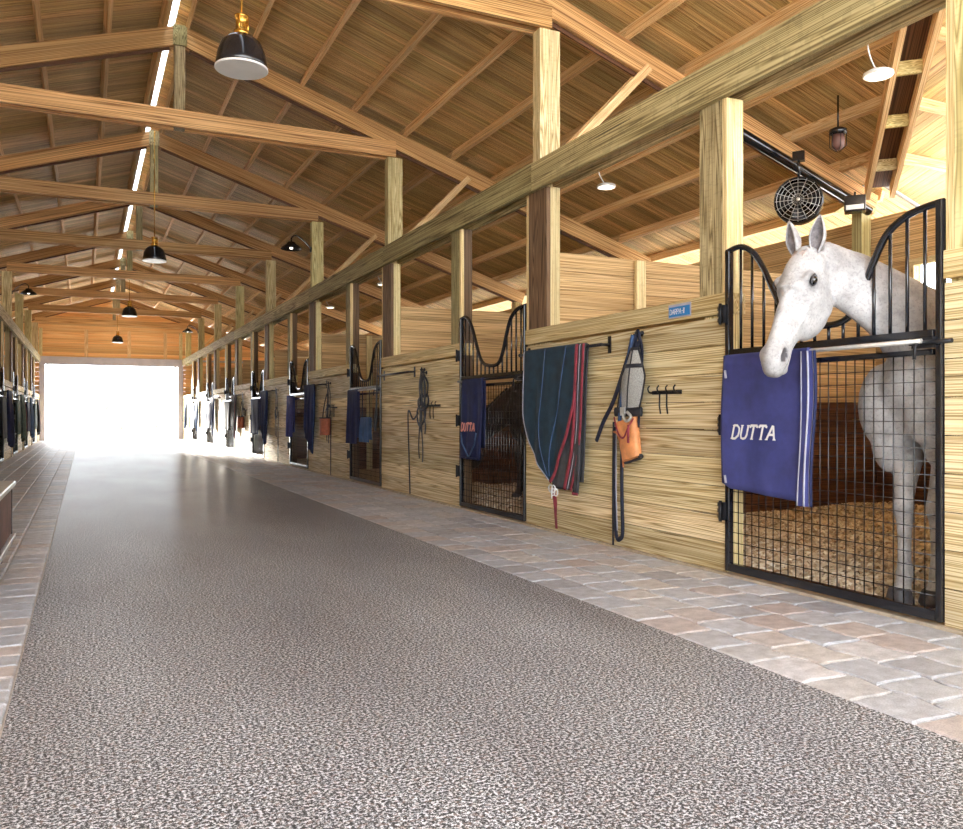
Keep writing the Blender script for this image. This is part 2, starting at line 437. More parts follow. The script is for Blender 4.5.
# far gable wall
m=MB(); nb=22; z0=3.50; hh=.19
for i in range(18):
    a=z0+i*hh; b=a+hh-.005
    half=min(9.0,(ZR+.1-b)/SL)
    if half<.3: break
    lo=XC-half; hi=XC+half
    m.box(lo,hi,YF,YF+.05,a,b,'x')
for xa,xb in ((mir(8.5),WL),(W,8.5)):
    for i in range(18): m.box(xa,xb,YF,YF+.05,i*.19,i*.19+.185,'x')
struct(m.build('wall_back',M['gable']))
m=MB()
for i in range(40):
    a=mir(8.5)+i*.3685; xm=a+.18; zt=min(zroof(a),zroof(a+.3685))+.12; m.box(a,a+.3685,YF+.055,YF+.075,3.3 if WL<xm<W else 0,zt,'x')
struct(m.build('wall_back',M['metalroof']))  # unseen backing added behind the gable to stop light through its gaps
for i,x in enumerate((-1.66,.05,1.72,3.18,3.82)):
    m=MB(); m.box(x-.07,x+.07,YF-.045,YF,3.5,4.66,'z'); struct(m.build('trim_6',M['post'] if i in(0,4) else M['purlin']))
m=MB(); m.box(WL,W,YF-.06,YF+.06,3.17,3.50,'x')
m.box(WL,WL+.20,YF-.06,YF+.06,0,3.17,'z'); m.box(W-.22,W,YF-.06,YF+.06,0,3.17,'z'); struct(m.build('door_1',M['doorframe']))
m=MB(); m.box(WL+.27,WL+.31,YF-.11,YF-.07,0.01,3.17,'z'); m.box(W-.36,W-.31,YF-.11,YF-.07,.01,3.17,'z'); struct(m.build('trim_7',M['doorframe']))

# ------------------------------------------------------------------ posts
for s in (1,-1):
    sd='right' if s>0 else 'left'
    def X(a,b): return (a,b) if s>0 else tuple(sorted((mir(a),mir(b))))
    for k,(g0,g1) in enumerate(GY):
        for (a,b,w) in ((g0-.40,g0-.005,'near'),(g1+.005,g1+.28,'far')):
            m=MB(); m.box(*X(W+.042,W+.144),a,b,.012,3.225,'z')
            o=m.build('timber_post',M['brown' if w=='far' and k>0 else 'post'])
            tag(o,'square timber post on the %s side of the %s stall gate along the %s'%(w,ORD[k],sd),'post')
            m=MB(); a2,b2=(a,b-.045) if w=='near' else (a+.045,b)
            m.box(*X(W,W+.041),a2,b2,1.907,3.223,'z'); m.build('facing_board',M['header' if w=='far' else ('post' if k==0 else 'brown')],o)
            m=MB(); a3,b3=(b-.042,b) if w=='near' else (a,a+.042)
            m.box(*X(W,W+.041),a3,b3,1.907,3.223,'z',t=(.95,.1)); m.build('jamb_strip',M['sill'],o)
    for k in range(0,8):
        y=6.95+PITCH*k
        m=MB(); m.box(*X(W+.002,W+.222),y,y+.14,3.226,4.77,'z')
        tag(m.build('timber_post',M['post']),'upper timber post on the %s header under the %s roof truss'%(sd,ORD[k]),'post')
        m=MB(); m.box(*X(8.30,8.455),y+.045,y+.185,.01,3.49,'z')
        tag(m.build('timber_post',M['post']),'corner post against the %s back wall at the %s stall partition'%(sd,ORD[k]),'post')

# ------------------------------------------------------------------ roof
trY=[6.96+PITCH*k for k in range(-1,8)]+[6.96-2*PITCH]
trY.sort()
for i,y in enumerate(trY):
    fromcam=i-1
    lab='timber roof truss with tie beam, %s'%('at the open near end' if i==0 else 'nearest ahead of the camera' if i==1 else '%s one beyond the camera'%ORD[i-2])
    T=thing('roof_truss',lab,'roof truss',(XC,y,0))
    def bm(name,p0,p1,w,h,mat='truss',par=T,**k):
        m=MB(); m.beam(p0,p1,w,h,**k); return m.build(name,M[mat],par)
    a=W-XC+.11
    bm('tie_beam',(-a,-.03,4.88),(a,-.03,4.88),.045,.22,'truss')
    bm('tie_beam',(-a,.17,4.88),(a,.17,4.88),.045,.20,'truss')
    bm('king_post',(0,.07,4.77),(0,.07,ZR-.03),.13,.14,'header',up=(0,1,0))
    m=MB(); m.box(-.085,.085,-.025,.0,ZR-.27,ZR-.012,'z'); m.build('ridge_plate',M['header'],T)
    for sg in (-1,1):
        e=7.40 if not(sg>0 and y<6) else (3.1 if y>2 else 7.4)
        if sg>0 and y<0: e=3.1
        def P(d,dz): return (sg*d,0,ZR-SL*d+dz)
        for yy,w in ((.02,.04),(.125,.04)):
            m=MB(); p0=Vector(P(0,-.125));p1=Vector(P(e,-.125)); p0.y=p1.y=yy; m.beam(p0,p1,w,.235); m.build('rafter',M['truss'],T)
        m=MB(); p0=Vector(P(.12,-.262));p1=Vector(P(e-.02,-.262)); p0.y=p1.y=.07; m.beam(p0,p1,.02,.04); m.build('rafter_shade_strip',M['kick'],T)  # dark strip standing in for the shade beneath the doubled rafters
        if e>5:
            for yy in (-.0,.11):
                m=MB(); m.beam((sg*(W-XC+.20),yy,3.52),(sg*(W-XC+1.28),yy,4.62),.04,.085); m.build('web_brace',M['purlin'],T)
# purlins
nmR=0
for n in range(0,11):
    d=.11+.745*n
    for s in (1,-1):
        x=XC+s*d
        if n==0 and s<0: x=XC-.20
        y0=YN
        if s>0 and x>4.15: y0=6.95-(8.5-x)+.12 if x<8.5 else 7.0
        z=ZR-SL*abs(x-XC)+.068
        m=MB(); y=y0
        while y<YF:
            e=min(math.floor((y-6.96+.001)/PITCH+1)*PITCH+6.96,YF)
            if e-y<.02: e+=PITCH
            m.beam((x,y+.002,z),(x,min(e,YF)-.002,z),.052,.135,up=(s*SL,0,1)); y=e
        o=m.build('roof_purlin',M['purlin'])
        tag(o,'long roof purlin on the %s slope, %s'%('right' if s>0 else 'left','next to the ridge' if n==0 else '%s one down from the ridge purlin'%ORD[n-1]),'purlin','%s slope purlins'%('right' if s>0 else 'left'))
# deck boards
def deck():
    for s in (1,-1):
        m=MB(); y=YN-.6; bw=.142
        while y<YF+.6:
            x0=1.075-XC if s>0 else XC-.985
            e=9.1
            if s>0 and y<6.95:
                e=(8.5-(6.95-y) if y>2.6 else 4.15+(2.6-y))-XC+.05
            z0=ZR+.142-SL*x0; z1=ZR+.142-SL*e
            # split long boards for tint changes
            cut=R.uniform(.3,.7)*e
            for a,b in ((x0,cut),(cut,e)):
                m.beam((XC+s*a,y+bw/2,ZR+.150-SL*a),(XC+s*b,y+bw/2,ZR+.150-SL*b),bw-.011,.018,up=(s*SL,0,1))
            y+=bw
        struct(m.build('ceiling',M['deck']))
    # cross gable over the first right stall
    zc=ZR+.150-SL*(4.15-XC); m=MB(); x=4.20; bw=.142
    while x<10.4:
        yv=6.95-(8.5-x)+.05 if x<8.5 else 7.6
        m.beam((x,2.6,zc),(x,yv,zc-SL*(yv-2.6)),bw-.006,.018,up=(0,SL,1))
        yv2=2.6-(x-4.15)-.05 if x<8.5 else -2.0
        m.beam((x,2.6,zc),(x,yv2,zc-SL*(2.6-yv2)),bw-.006,.018,up=(0,-SL,1)); x+=bw
    struct(m.build('ceiling',M['deck']))
    # purlins of the cross gable run along x
    j=0
    for d in (.05,.80,1.55,2.30,3.05,3.80):
        for sg in (1,-1):
            yy=2.6+sg*d; xs=4.15+d+.15; z=zc-SL*d-.085
            m=MB(); m.beam((xs,yy,z),(10.3,yy,z),.045,.125,up=(0,sg*SL,1)); j+=1
            tag(m.build('roof_purlin',M['purlin']),'purlin crossing the cross gable above the grey horse, %s its ridge, %s from it'%('beyond' if sg>0 else 'before',ORD[int(d/.75)]),'purlin','cross gable purlins')
deck()
for s in (1,-1):
    m=MB(); z=ZR+.19
    def q(a,b,y0,y1): 
        m.beam((XC+s*a,(y0+y1)/2,z-SL*a),(XC+s*b,(y0+y1)/2,z-SL*b),y1-y0,.02,up=(s*SL,0,1))
    st=-.03 if s>0 else .12
    if s>0:
        q(st,9.1,6.95,YF+.6)
        n=70
        for i in range(n):
            y0=YN-.6+(6.95-YN+.6)*i/n; y1=YN-.6+(6.95-YN+.6)*(i+1)/n
            y=(y0+y1)/2; e=(8.5-(6.95-y) if y>2.6 else 4.15+(2.6-y))-XC-.05
            q(st,e,y0,y1)
    else: q(st,9.1,YN-.6,YF+.6)
    struct(m.build('ceiling',M['metalroof']))
m=MB(); zc=ZR+.19-SL*(4.15-XC)
for sg in (1,-1):
    n=80
    for i in range(n):
        x0=4.2+(10.4-4.2)*i/n; x1=4.2+(10.4-4.2)*(i+1)/n; x=(x0+x1)/2; L=(x-4.15 if x<8.5 else 4.9)-.03
        m.beam((x,2.6,zc),(x,2.6+sg*L,zc-SL*L),x1-x0,.02,up=(0,sg*SL,1))
struct(m.build('ceiling',M['metalroof']))
m=MB(); m.beam((XC-.075,YN-.6,ZR+.175),(XC-.075,YF+.6,ZR+.175),.14,.006); struct(m.build('trim_8',M['skylight']))
# valley rafters
T=thing('valley_rafter','pair of orange valley rafters with blocking between them, sloping down above the grey horse','rafter',(8.35,6.80,0))
zt=lambda d: ZR-SL*(8.35-XC)+SL*d-.10
for off,wd in ((-.13,.05),(.13,.05)):
    m=MB(); dv=Vector((1,-1,0)).normalized()*off
    m.beam(Vector((-.05,-.05,zt(.05)))+dv,Vector((-4.1,-4.1,zt(4.1)))+dv,wd,.20,t=(.9,.2)); m.build('rafter',M['purlin'],T)
m=MB(); m.beam((-.05,-.05,zt(.05)+.06),(-4.1,-4.1,zt(4.1)+.06),.20,.03); m.build('valley_flashing',M['kick'],T)
for d in (.5,1.1,1.7,2.3,2.9,3.5):
    m=MB(); c=Vector((-d,-d,zt(d)-.02)); v=Vector((1,-1,0)).normalized(); m.beam(c-v*.105,c+v*.105,.04,.12); m.build('blocking',M['sill'],T)
# conduit under the truss chord, dark
m=MB(); pts=[(5.75,6.85,zroof(5.75)-.33),(8.25,6.85,zroof(8.25)-.33)]; m.tube(pts,.055,10)
tag(m.build('conduit_pipe',M['blackmetal']),'thick black pipe along the underside of the rafter behind the horse','pipe')
SKY,SUN,EXPO,FILL=3.4,17.0,1.66,6
# ------------------------------------------------------------------ stall gates (local frame: x right along the wall, -y aisle)
GW=1.575
TOP=[(0,2.175),(.12,2.19),(.23,2.14),(.33,2.02),(.42,1.86),(.52,1.70),(.64,1.625),(.84,1.60),(.98,1.625),(1.07,1.73),(1.15,1.90),(1.24,2.05),(1.36,2.125),(1.48,2.15),(GW,2.155)]
topc=crom([(a,0,b) for a,b in TOP],6)
def topz(x):
    for a,b in zip(topc,topc[1:]):
        if a.x<=x<=b.x: return a.z+(b.z-a.z)*(x-a.x)/max(b.x-a.x,1e-6)
    return 2.15
def make_gate(label):
    g=thing('stall_gate',label,'gate',group='yoke-topped stall gates')
    m=MB(); q=.022
    m.box(.0,.038,-q,q,.03,2.18,'z'); m.box(GW-.034,GW,-q,q,.03,2.17,'z'); m.box(.038,GW-.034,-q,q,.03,.085,'x')
    m.box(.045,GW-.045,-q,q,1.475,1.515,'x'); m.box(.045,GW-.045,-q,q,1.385,1.415,'x')
    bevel(m.build('frame',M['blackmetal'],g),.005)
    m=MB(); m.tube(topc,.02,8); m.build('yoke_rail',M['blackmetal'],g)
    x=.13
    while x<GW-.08:
        m=MB(); m.tube([(x,0,1.51),(x,0,topz(x)-.01)],.0095,8); m.build('bar',M['blackmetal'],g); x+=.103
    m=MB()
    def wq(p0,p1):
        m.tube([p0,p1],.0033,4)
    n=24
    for i in range(1,n): wq((.045+(GW-.09)*i/n,0,.08),(.045+(GW-.09)*i/n,0,1.39))
    n=19
    for i in range(1,n): wq((.045,.006,.085+1.30*i/n),(GW-.045,.006,.085+1.30*i/n))
    m.build('wire_mesh',M['blackmetal'],g)
    for z in (1.757,1.01,.43):
        m=MB(); m.box(-.035,.012,-.047,-.0225,z-.06,z+.06,'z'); m.tube([(-.012,-.05,z-.07),(-.012,-.05,z+.07)],.011,8)
        for dz in (-.04,0,.04): m.box(-.062,-.030,-.030,-.022,z+dz-.012,z+dz+.012,'x')
        m.build('hinge',M['iron'],g)
    m=MB(); m.tube([(GW-.16,-.045,1.447),(GW+.075,-.045,1.447)],.012,8); m.box(GW-.15,GW-.03,-.045,-.0225,1.42,1.475,'x')
    m.tube([(GW-.10,-.045,1.447),(GW-.10,-.085,1.43),(GW-.10,-.09,1.36)],.009,6)
    h=m.build('latch_bolt',M['iron'],g)
    return g
gates=[]
xr,rz=side(1)
g0=make_gate('black stall gate nearest the camera on the right, grey horse leaning over it')
gates.append(g0); g0.location=(xr,GY[0][1],0); g0.rotation_euler=(0,0,rz)
for k in range(1,8):
    gates.append(dup(g0,(xr,GY[k][1],0),rz,'black yoke-topped gate of the %s stall from the camera on the right'%ORD[k]))
xl,rzl=side(-1)
for k in range(3,8):
    dup(g0,(xl,GY[k][0]+.0,0),rzl,'black yoke-topped gate of the %s stall from the camera on the left'%ORD[k])
# blanket bars on the gates
def gatebar(s,k,mat='zinc'):
    x,rz=side(s); m=MB(); m.tube([(.06,-.062,1.455),(GW-.08,-.062,1.455)],.013,10)
    for a in (.1,GW-.12): m.tube([(a,-.062,1.455),(a,-.023,1.46)],.008,6)
    o=m.build('blanket_bar',M[mat]); o.location=(x,GY[k][1] if s>0 else GY[k][0],0); o.rotation_euler=(0,0,rz)
    return tag(o,'%s blanket bar across the %s %s gate from the camera'%('pale metal' if mat=='zinc' else 'black',ORD[k],'right' if s>0 else 'left'),'bar','blanket bars on the gates')
for k in range(8): gatebar(1,k,'zinc' if k in (0,2,3) else 'iron')
for k in range(4,8): gatebar(-1,k,'iron')

def drape(name,mat,s,Y,x0,x1,zt,zbf,zbb,yb,label=None,cat=None,group=None,wav=.012,nf=3,seed=0,r=.022,bind=None,par=None,thick=.010,flare=.03):
    """cloth folded over a rod at local (x0..x1, yb, zt)"""
    rr=random.Random(seed); ph=[rr.uniform(0,6.3) for _ in range(4)]
    fz=zbf if callable(zbf) else (lambda u:zbf); bz=zbb if callable(zbb) else (lambda u:zbb)
    def fn(u,v):
        x=x0+(x1-x0)*u
        if v<.40:
            f=1-v/.40; d=f; z=zt-(zt-bz(u))*f; y=yb+r*.9; side_=.35
        elif v<.50:
            a=(v-.40)/.10*pi; return (x,yb+r*math.cos(a),zt+r*math.sin(a)*.9)
        else:
            f=(v-.50)/.50; d=f; z=zt-(zt-fz(u))*f; y=yb-r; side_=1
        w=wav*min(1,d*2.2)*(math.sin(u*2*pi*nf+ph[0]+d*.8)+.5*math.sin(u*2*pi*nf*1.9+ph[1]-d*1.3))
        x+= (u-.5)*flare*d + .010*math.sin(d*4+ph[2])
        return (x,y-side_*(w+wav*1.2*d)-0.0 if side_==1 else y+abs(w)*.0,z)
    m=MB(); m.grid(fn,36,44,us=(x1-x0),vs=2)
    X_,rz=side(s)
    o=m.build(name,M[mat],par)
    if par is None: o.location=(X_,Y,0); o.rotation_euler=(0,0,rz)
    solid(o,thick,1)
    if label: tag(o,label,cat or 'blanket',group)
    if bind:
        bm_,bw,ed=bind
        for e in ed:
            if e=='b': pts=[Vector(fn(i/36,1)) for i in range(37)]
            elif e=='r': pts=[Vector(fn(1,.5+i/40)) for i in range(21)]
            elif e=='l': pts=[Vector(fn(0,.5+i/40)) for i in range(21)]
            m=MB(); m.tube([p+Vector((0,-.006,0)) for p in pts],bw,8,flat=.45,nrm=(0,1,0)); m.build('binding',M[bm_],o)
    return o,fn

# gate one: folded blue blanket with white lettering, thick fold on its right edge
o,fn=drape('folded_blanket','royal',1,GY[0][1],-.015,.70,1.455,lambda u:.60-.04*u+.03*(1-min(1,u*9)),.68,-.070,
  'blue folded horse blanket lettered DUTTA in white, hanging on the nearest gate','blanket',wav=.006,nf=1.3,seed=4,flare=.0,thick=.016)
o.location.y-=.075
m=MB()   # the thick rolled fold on the right
def fold(u,v):
    a=u*2*pi; z=1.45-(1.45-.545)*v; w=.052+.006*math.sin(v*7); x=.715+w*math.cos(a)+.010*math.sin(v*5)
    return (x,-.098-.026*math.sin(a)-.018*v,z)
m.grid(fold,20,26); bb=m.build('side_fold',M['royal'],o)
for a0,wd in ((1.2,.006),(.35,.007),(2.2,.004)):
    m=MB(); m.tube([Vector(fold(a0/(2*pi),i/26))+Vector((0,-.003,0)) for i in range(27)],wd,6); m.build('piping',M['palegrey'],o)
m=MB(); pts=[Vector(fold(.08,i/26)) for i in range(27)]; m.tube([p+Vector((.012,-.001,0)) for p in pts],.012,6,flat=.5,nrm=(1,0,0)); m.build('piping',M['navy'],o)
def letters(word,size,mat,par,fnxyz,slant=.28,wt=.17,gap=.18):
    """slanted serif capitals from flat strokes"""
    G={'D':[[(0,0),(0,1)],[(0,1),(.35,1),(.62,.78),(.66,.5),(.62,.22),(.35,0),(0,0)]],
       'U':[[(0,1),(0,.3),(.1,.06),(.32,0),(.54,.06),(.64,.3),(.64,1)]],
       'T':[[(.35,0),(.35,1)],[(0,1),(.7,1)],[(0,1),(0,.84)],[(.7,1),(.7,.84)]],
       'A':[[(0,0),(.38,1),(.42,1),(.78,0)],[(.16,.36),(.62,.36)]],
       'R':[[(0,0),(0,1),(.4,1),(.6,.88),(.6,.64),(.4,.52),(0,.52)],[(.35,.52),(.66,0)]],
       'P':[[(0,0),(0,1),(.4,1),(.6,.88),(.6,.62),(.4,.5),(0,.5)]],
       'I':[[(.1,0),(.1,1)]],'-':[[(0,.5),(.4,.5)]]}
    SER={'D':[(0,0),(0,1)],'U':[(0,1),(.64,1)],'T':[(.35,0)],'A':[(0,0),(.78,0)],'R':[(0,0),(0,1),(.66,0)],'P':[(0,0),(0,1)],'I':[(.1,0),(.1,1)],'-':[]}
    m=MB(); cx=0
    for ch in word:
        wd=max(p[0] for st in G[ch] for p in st)
        for st in G[ch]:
            m.tube([fnxyz((cx+p[0]+p[1]*slant)*size,p[1]*size) for p in st],[size*wt*.5]*len(st),6,flat=.12,nrm=(0,1,0),smooth=False)
        for p in SER[ch]:
            m.tube([fnxyz((cx+p[0]-.14+p[1]*slant)*size,p[1]*size),fnxyz((cx+p[0]+.14+p[1]*slant)*size,p[1]*size)],size*.045,6,flat=.25,nrm=(0,1,0),smooth=False)
        cx+=wd+gap+.06
    return m.build('lettering',M[mat],par)
letters('DUTTA',.085,'white',o,lambda a,b:(.100+a*1.0,-.118-.010*(a/.4),.925+b),wt=.2)
for a,b in ((.02,1.37),(.02,.68)):
    m=MB(); m.tube([(a,-.105,b),(a+.012,-.108,b-.05)],.008,6); m.build('snap',M['palegrey'],o)

# gate two: navy blanket with salmon lettering
o,fn=drape('folded_blanket','navy',1,GY[1][1]-.20,.03,.56,1.455,.60,.72,-.070,
  'dark navy folded blanket with salmon lettering on the second right gate','blanket',wav=.012,nf=2,seed=8,flare=.0,bind=('navy',.010,'b'))
letters('DUTTA',.085,'pinktext',o,lambda a,b:(.09+a*.92,-.128,.90+b),wt=.3)
for xx in ((.10,.30),(.50,.32)):
    m=MB(); m.tube([(xx[0],-.135,.88),(xx[0]+(xx[1]-xx[0])*.2,-.138,.76),(xx[1],-.138,.62)],.008,6); m.build('piping',M['steelblue'],o)
# gates three to eight
gb=[(2,'navy',.12,.66,.62,'deep navy blanket folded over the third right gate'),
    (3,'royal',.05,.62,.62,'royal blue blanket folded over the fourth right gate'),
    (4,'navy',.25,1.25,.60,'long dark blue blanket over the fifth right gate'),
    (5,'charcoal',.2,1.2,.62,'charcoal blanket over the sixth right gate'),
    (6,'navy',.2,1.2,.60,'dark blanket over the seventh right gate'),
    (7,'steelblue',.2,1.2,.55,'steel blue blanket over the eighth right gate')]
for k,mt,a,b,z,lb in gb:
    drape('folded_blanket',mt,1,GY[k][1],a,b,1.455,z,z+.1,-.070,lb,'blanket',wav=.014,nf=2,seed=20+k,flare=.0)
# blue strapped bucket-like pad hung beside the third gate blanket
o,fn=drape('saddle_pad','steelblue',1,GY[2][1],.75,1.20,1.02,.66,.70,-.050,'pale blue saddle pad hanging low on the third right gate','saddle pad',wav=.010,nf=2,seed=31)
m=MB(); m.tube([(.80,-.055,1.045),(.80,-.05,1.455)],.006,6); m.tube([(1.15,-.055,1.045),(1.15,-.05,1.455)],.006,6); m.build('strap',M['strap'],o)

# wall racks, blankets, halters along the bays
def rack(s,Y,L,z,label,mat='iron'):
    """black swing bar: rod parallel to the wall ending in a bracket; local x from 0..L at wall item origin"""
    X_,rz=side(s); t=thing('blanket_rack',label,'rack',(X_,Y,0),rz,'black wall blanket racks')
    m=MB(); m.tube([(0,-.085,z),(L,-.085,z)],.014,10); m.lathe((0,-.085,z),[(.0,-.008),(.018,-.006),(.018,.006),(0,.008)],12,'x'); m.build('rod',M[mat],t)
    for x in (L,.04):
        m=MB(); m.box(x-.018,x+.018,-.012,0,z-.07,z+.07,'z'); m.tube([(x,-.008,z),(x,-.085,z)],.012,8); m.build('bracket',M[mat],t)
    return t
def ring(m,c,r,w=.004,n=14):
    m.tube([(c[0]+r*math.cos(2*pi*i/n),c[1],c[2]+r*math.sin(2*pi*i/n)) for i in range(n)],w,6,closed=True)
def hook(s,Y,z,label,w=.30):
    X_,rz=side(s); m=MB()
    m.box(-w/2,w/2,-.012,0,z-.014,z+.014,'x')
    for x in (-w*.45,-w*.12,w*.18,w*.45): m.tube(crom([(x,-.012,z),(x,-.05,z+.0),(x,-.065,z+.03),(x,-.05,z+.05)],4),.006,6)
    for x in (-w*.2,w*.05): m.tube([(x,-.02,z-.01),(x,-.022,z-.10),(x+.01,-.02,z-.16)],.006,6)
    o=m.build('wall_hook_rail',M['iron']); o.location=(X_,Y,0); o.rotation_euler=(0,0,rz)
    return tag(o,label,'hook')
def halter(s,Y,z,label,mat='strap',L=1.0,sp=.07):
    """limp halter: crown loop on a hook, two cheek pieces, noseband with rings, throat strap"""
    X_,rz=side(s); t=thing('halter',label,'halter',(X_,Y,0),rz,'halters hanging on the walls')
    m=MB(); m.lathe((0,0,z+.01),[(.022,0),(.022,-.012),(.008,-.014),(.008,-.06),(.014,-.064),(0,-.066)],12,'y'); m.build('peg',M['iron'],t)
    w=.021
    m=MB(); m.tube(crom([(-sp*.4,-.035,z-.42*L),(-sp*.7,-.040,z-.2*L),(-.022,-.045,z-.03),(0,-.045,z+.025),(.025,-.045,z-.03),(sp*.8,-.04,z-.2*L),(sp*.6,-.035,z-.42*L)],6),w,8,flat=.3,nrm=(0,1,0)); m.build('crown_strap',M[mat],t)
    m=MB()
    m.tube(crom([(-sp*.4,-.035,z-.42*L),(-sp*1.1,-.05,z-.52*L),(-sp*.9,-.05,z-.66*L),(0,-.06,z-.70*L),(sp*.9,-.05,z-.62*L),(sp*1.1,-.05,z-.50*L),(sp*.6,-.035,z-.42*L),(0,-.03,z-.45*L)],5),w,8,closed=True,flat=.3,nrm=(0,1,0)); m.build('noseband',M[mat],t)
    m=MB(); m.tube(crom([(-.01,-.05,z-.05),(-sp*.3,-.055,z-.3*L),(-sp*.15,-.06,z-.6*L),(-sp*.5,-.06,z-.95*L),(-sp*.3,-.06,z-1.12*L)],6),0.016,8,flat=.35,nrm=(0,1,0))
    m.tube(crom([(.015,-.05,z-.05),(sp*.35,-.055,z-.35*L),(sp*.3,-.06,z-.7*L),(sp*.6,-.06,z-1.0*L),(sp*.5,-.06,z-1.16*L)],6),.016,8,flat=.35,nrm=(0,1,0)); m.build('cheek_strap',M[mat],t)
    m=MB()
    for x,zz in ((-sp*.5,z-.42*L),(sp*.6,z-.42*L),(sp*.9,z-.62*L)): ring(m,(x,-.055,zz),.018)
    m.build('ring',M['iron'],t)
    return t
def rope(s,Y,pts,r,mat,label,cat='rope',name='lead_rope',flat=.5):
    X_,rz=side(s); m=MB(); m.tube(crom([Vector(p) for p in pts],8),r,8,flat=flat,nrm=(0,1,0)); o=m.build(name,M[mat])
    o.location=(X_,Y,0); o.rotation_euler=(0,0,rz); return tag(o,label,cat)
def whip(s,Y,zt,label):
    return rope(s,Y,[(0,-.03,.016),(-.004,-.028,.6),(.0,-.025,zt)],.008,'strap',label,'whip','riding_whip',1)
# --- bay one, right: turnout blanket with burgundy binding
rack(1,7.19,1.42,1.655,'black rack bar on the near right wall holding the burgundy-edged blanket')
zt1=1.665
def layer(L,Rr,zbot,y0,mat,par=None,nm='turnout_blanket',wv=.010,seed=1,thick=.010):
    """hanging cloth whose left and right outlines are functions of depth d (0 top, 1 bottom)"""
    q=random.Random(seed); ph=[q.uniform(0,6) for _ in range(3)]
    def fn(u,v):
        if v<.08:
            a=(1-v/.08)*pi*.9; return (L(0)+(Rr(0)-L(0))*u,y0+.022+.022*math.cos(pi-a)-.0,zt1+.020*math.sin(a))
        d=(v-.08)/.92; z=zt1-(zt1-zbot)*d; a=L(d);b=Rr(d); x=a+(b-a)*u
        return (x,y0-wv*min(1,d*3)*(math.sin(x*15+ph[0]+d)+.5*math.sin(x*33+ph[1]))-.02*d,z)
    m=MB(); m.grid(fn,34,44,us=1,vs=1); o=m.build(nm,M[mat],par)
    if par is None: o.location=(W,7.04,0); o.rotation_euler=(0,0,-pi/2)
    solid(o,thick,0); return o,fn
def Lf(d): return .02 if d<.45 else .02+.52*((d-.45)/.55)**2.0
def Rf(d): return .96-.06*d-.36*max(0,(d-.35)/.65)**1.6
o,fn=layer(Lf,Rf,.475,-.128,'teal',seed=3)
tag(o,'dark teal horse blanket with burgundy edging and rounded hem on the near wall rack','blanket')
for u,mt,w in ((0,'palegrey',.007),(1,'burgundy',.020)):
    m=MB(); m.tube([Vector(fn(u,.06+.94*i/40))+Vector((.0,-.006,0)) for i in range(41)],w,8,flat=.4,nrm=(0,1,0)); m.build('binding',M[mt],o)
for u in (.33,.70):
    m=MB(); m.tube([Vector(fn(u+.10*(1-i/30) if u<.5 else u+.12-.25*(i/30),.06+.9*i/30))+Vector((0,-.007,0)) for i in range(31)],.004,6); m.build('piping',M['steelblue'],o)
o3,fn3=layer(lambda d:.30+.25*d,lambda d:1.03-.04*d-.14*max(0,(d-.5)/.5)**1.5,.425,-.104,'charcoal',par=o,nm='under_layer',seed=5)
for off,mt,w in ((.012,'burgundy',.017),(-.045,'palegrey',.006),(-.095,'burgundy',.022)):
    m=MB(); m.tube([Vector(fn3(1,.06+.94*i/40))+Vector((off,-.012,0)) for i in range(41)],w,8,flat=.4,nrm=(0,1,0)); m.build('binding',M[mt],o)
o2,fn2=drape('turnout_blanket','charcoal',1,7.17,.90,1.20,1.66,.40,.5,-.092,'inner dark layer of folded blanket at the right end of the near wall rack','blanket',wav=.012,nf=1,seed=12,bind=('burgundy',.012,'b'),flare=-.2)
X_,rz_=side(1)
m=MB()
for i in range(4):
    ring(m,(.56+.025*i,-.155+.01*(i%2),.42-.03*(i%2)),.032,.006,12)
m.tube([(.58,-.15,.42),(.57,-.15,.33)],.007,6); m.build('tail_cord',M['white'],o)
m=MB(); m.tube([(.585,-.14,.42),(.575,-.12,.26),(.57,-.10,.06)],.020,8,flat=.35,nrm=(0,1,0)); m.tube([(.60,-.14,.45),(.60,-.12,.30),(.575,-.11,.12)],.014,8,flat=.35,nrm=(0,1,0)); m.build('leg_strap',M['burgundy'],o)
# fly mask, halter, pouch, ropes
halter(1,5.33,1.70,'black and navy halter on the near right wall behind the grey fly mask','bluestrap',.62,.06)
T=thing('fly_mask','grey mesh fly mask with black trim hanging on the near right wall','mask',(W,5.42,0),rz_)
def mask(u,v):
    w0=.05+.115*min(1,v*2.2)-.02*v; z=1.585-.47*v
    x=.11+(u-.5)*2*w0-.09*v+.02*math.sin(v*3); y=-.085-.05*math.sin(u*pi)*(.4+.6*math.sin(v*pi)); return (x,y,z)
m=MB(); m.grid(mask,14,16); solid(m.build('mesh_panel',M['mesh'],T),.004,1)
m=MB()
for u in (0,.55,1): m.tube([Vector(mask(u,i/16))+Vector((0,-.004,0)) for i in range(17)],.010 if u!=.55 else .008,8,flat=.4,nrm=(0,1,0))
m.tube([Vector(mask(i/14,.28))+Vector((0,-.004,0)) for i in range(15)],.016,8,flat=.3,nrm=(0,1,0))
m.tube([Vector(mask(i/14,0))+Vector((0,-.004,0)) for i in range(15)],.012,8,flat=.3,nrm=(0,1,0)); m.build('trim_strap',M['strap'],T)
m=MB(); m.tube([Vector(mask(-.12+1.24*i/14,1.03))+Vector((0,-.004,0)) for i in range(15)],.036,8,flat=.3,nrm=(0,1,0)); m.build('jaw_strap',M['strap'],T)
m=MB(); p=Vector(mask(.45,1.03)); m.box(p.x-.028,p.x+.028,p.y-.028,p.y-.014,p.z-.030,p.z+.036,'z'); m.build('buckle',M['zinc'],T)
rope(1,5.40,[(.06,-.06,1.70),(-.06,-.075,1.45),(-.22,-.075,1.18),(-.38,-.06,1.02),(-.50,-.05,.86)],.022,'bluestrap','wide navy strap slanting down left from the near right wall peg','strap','girth_strap')
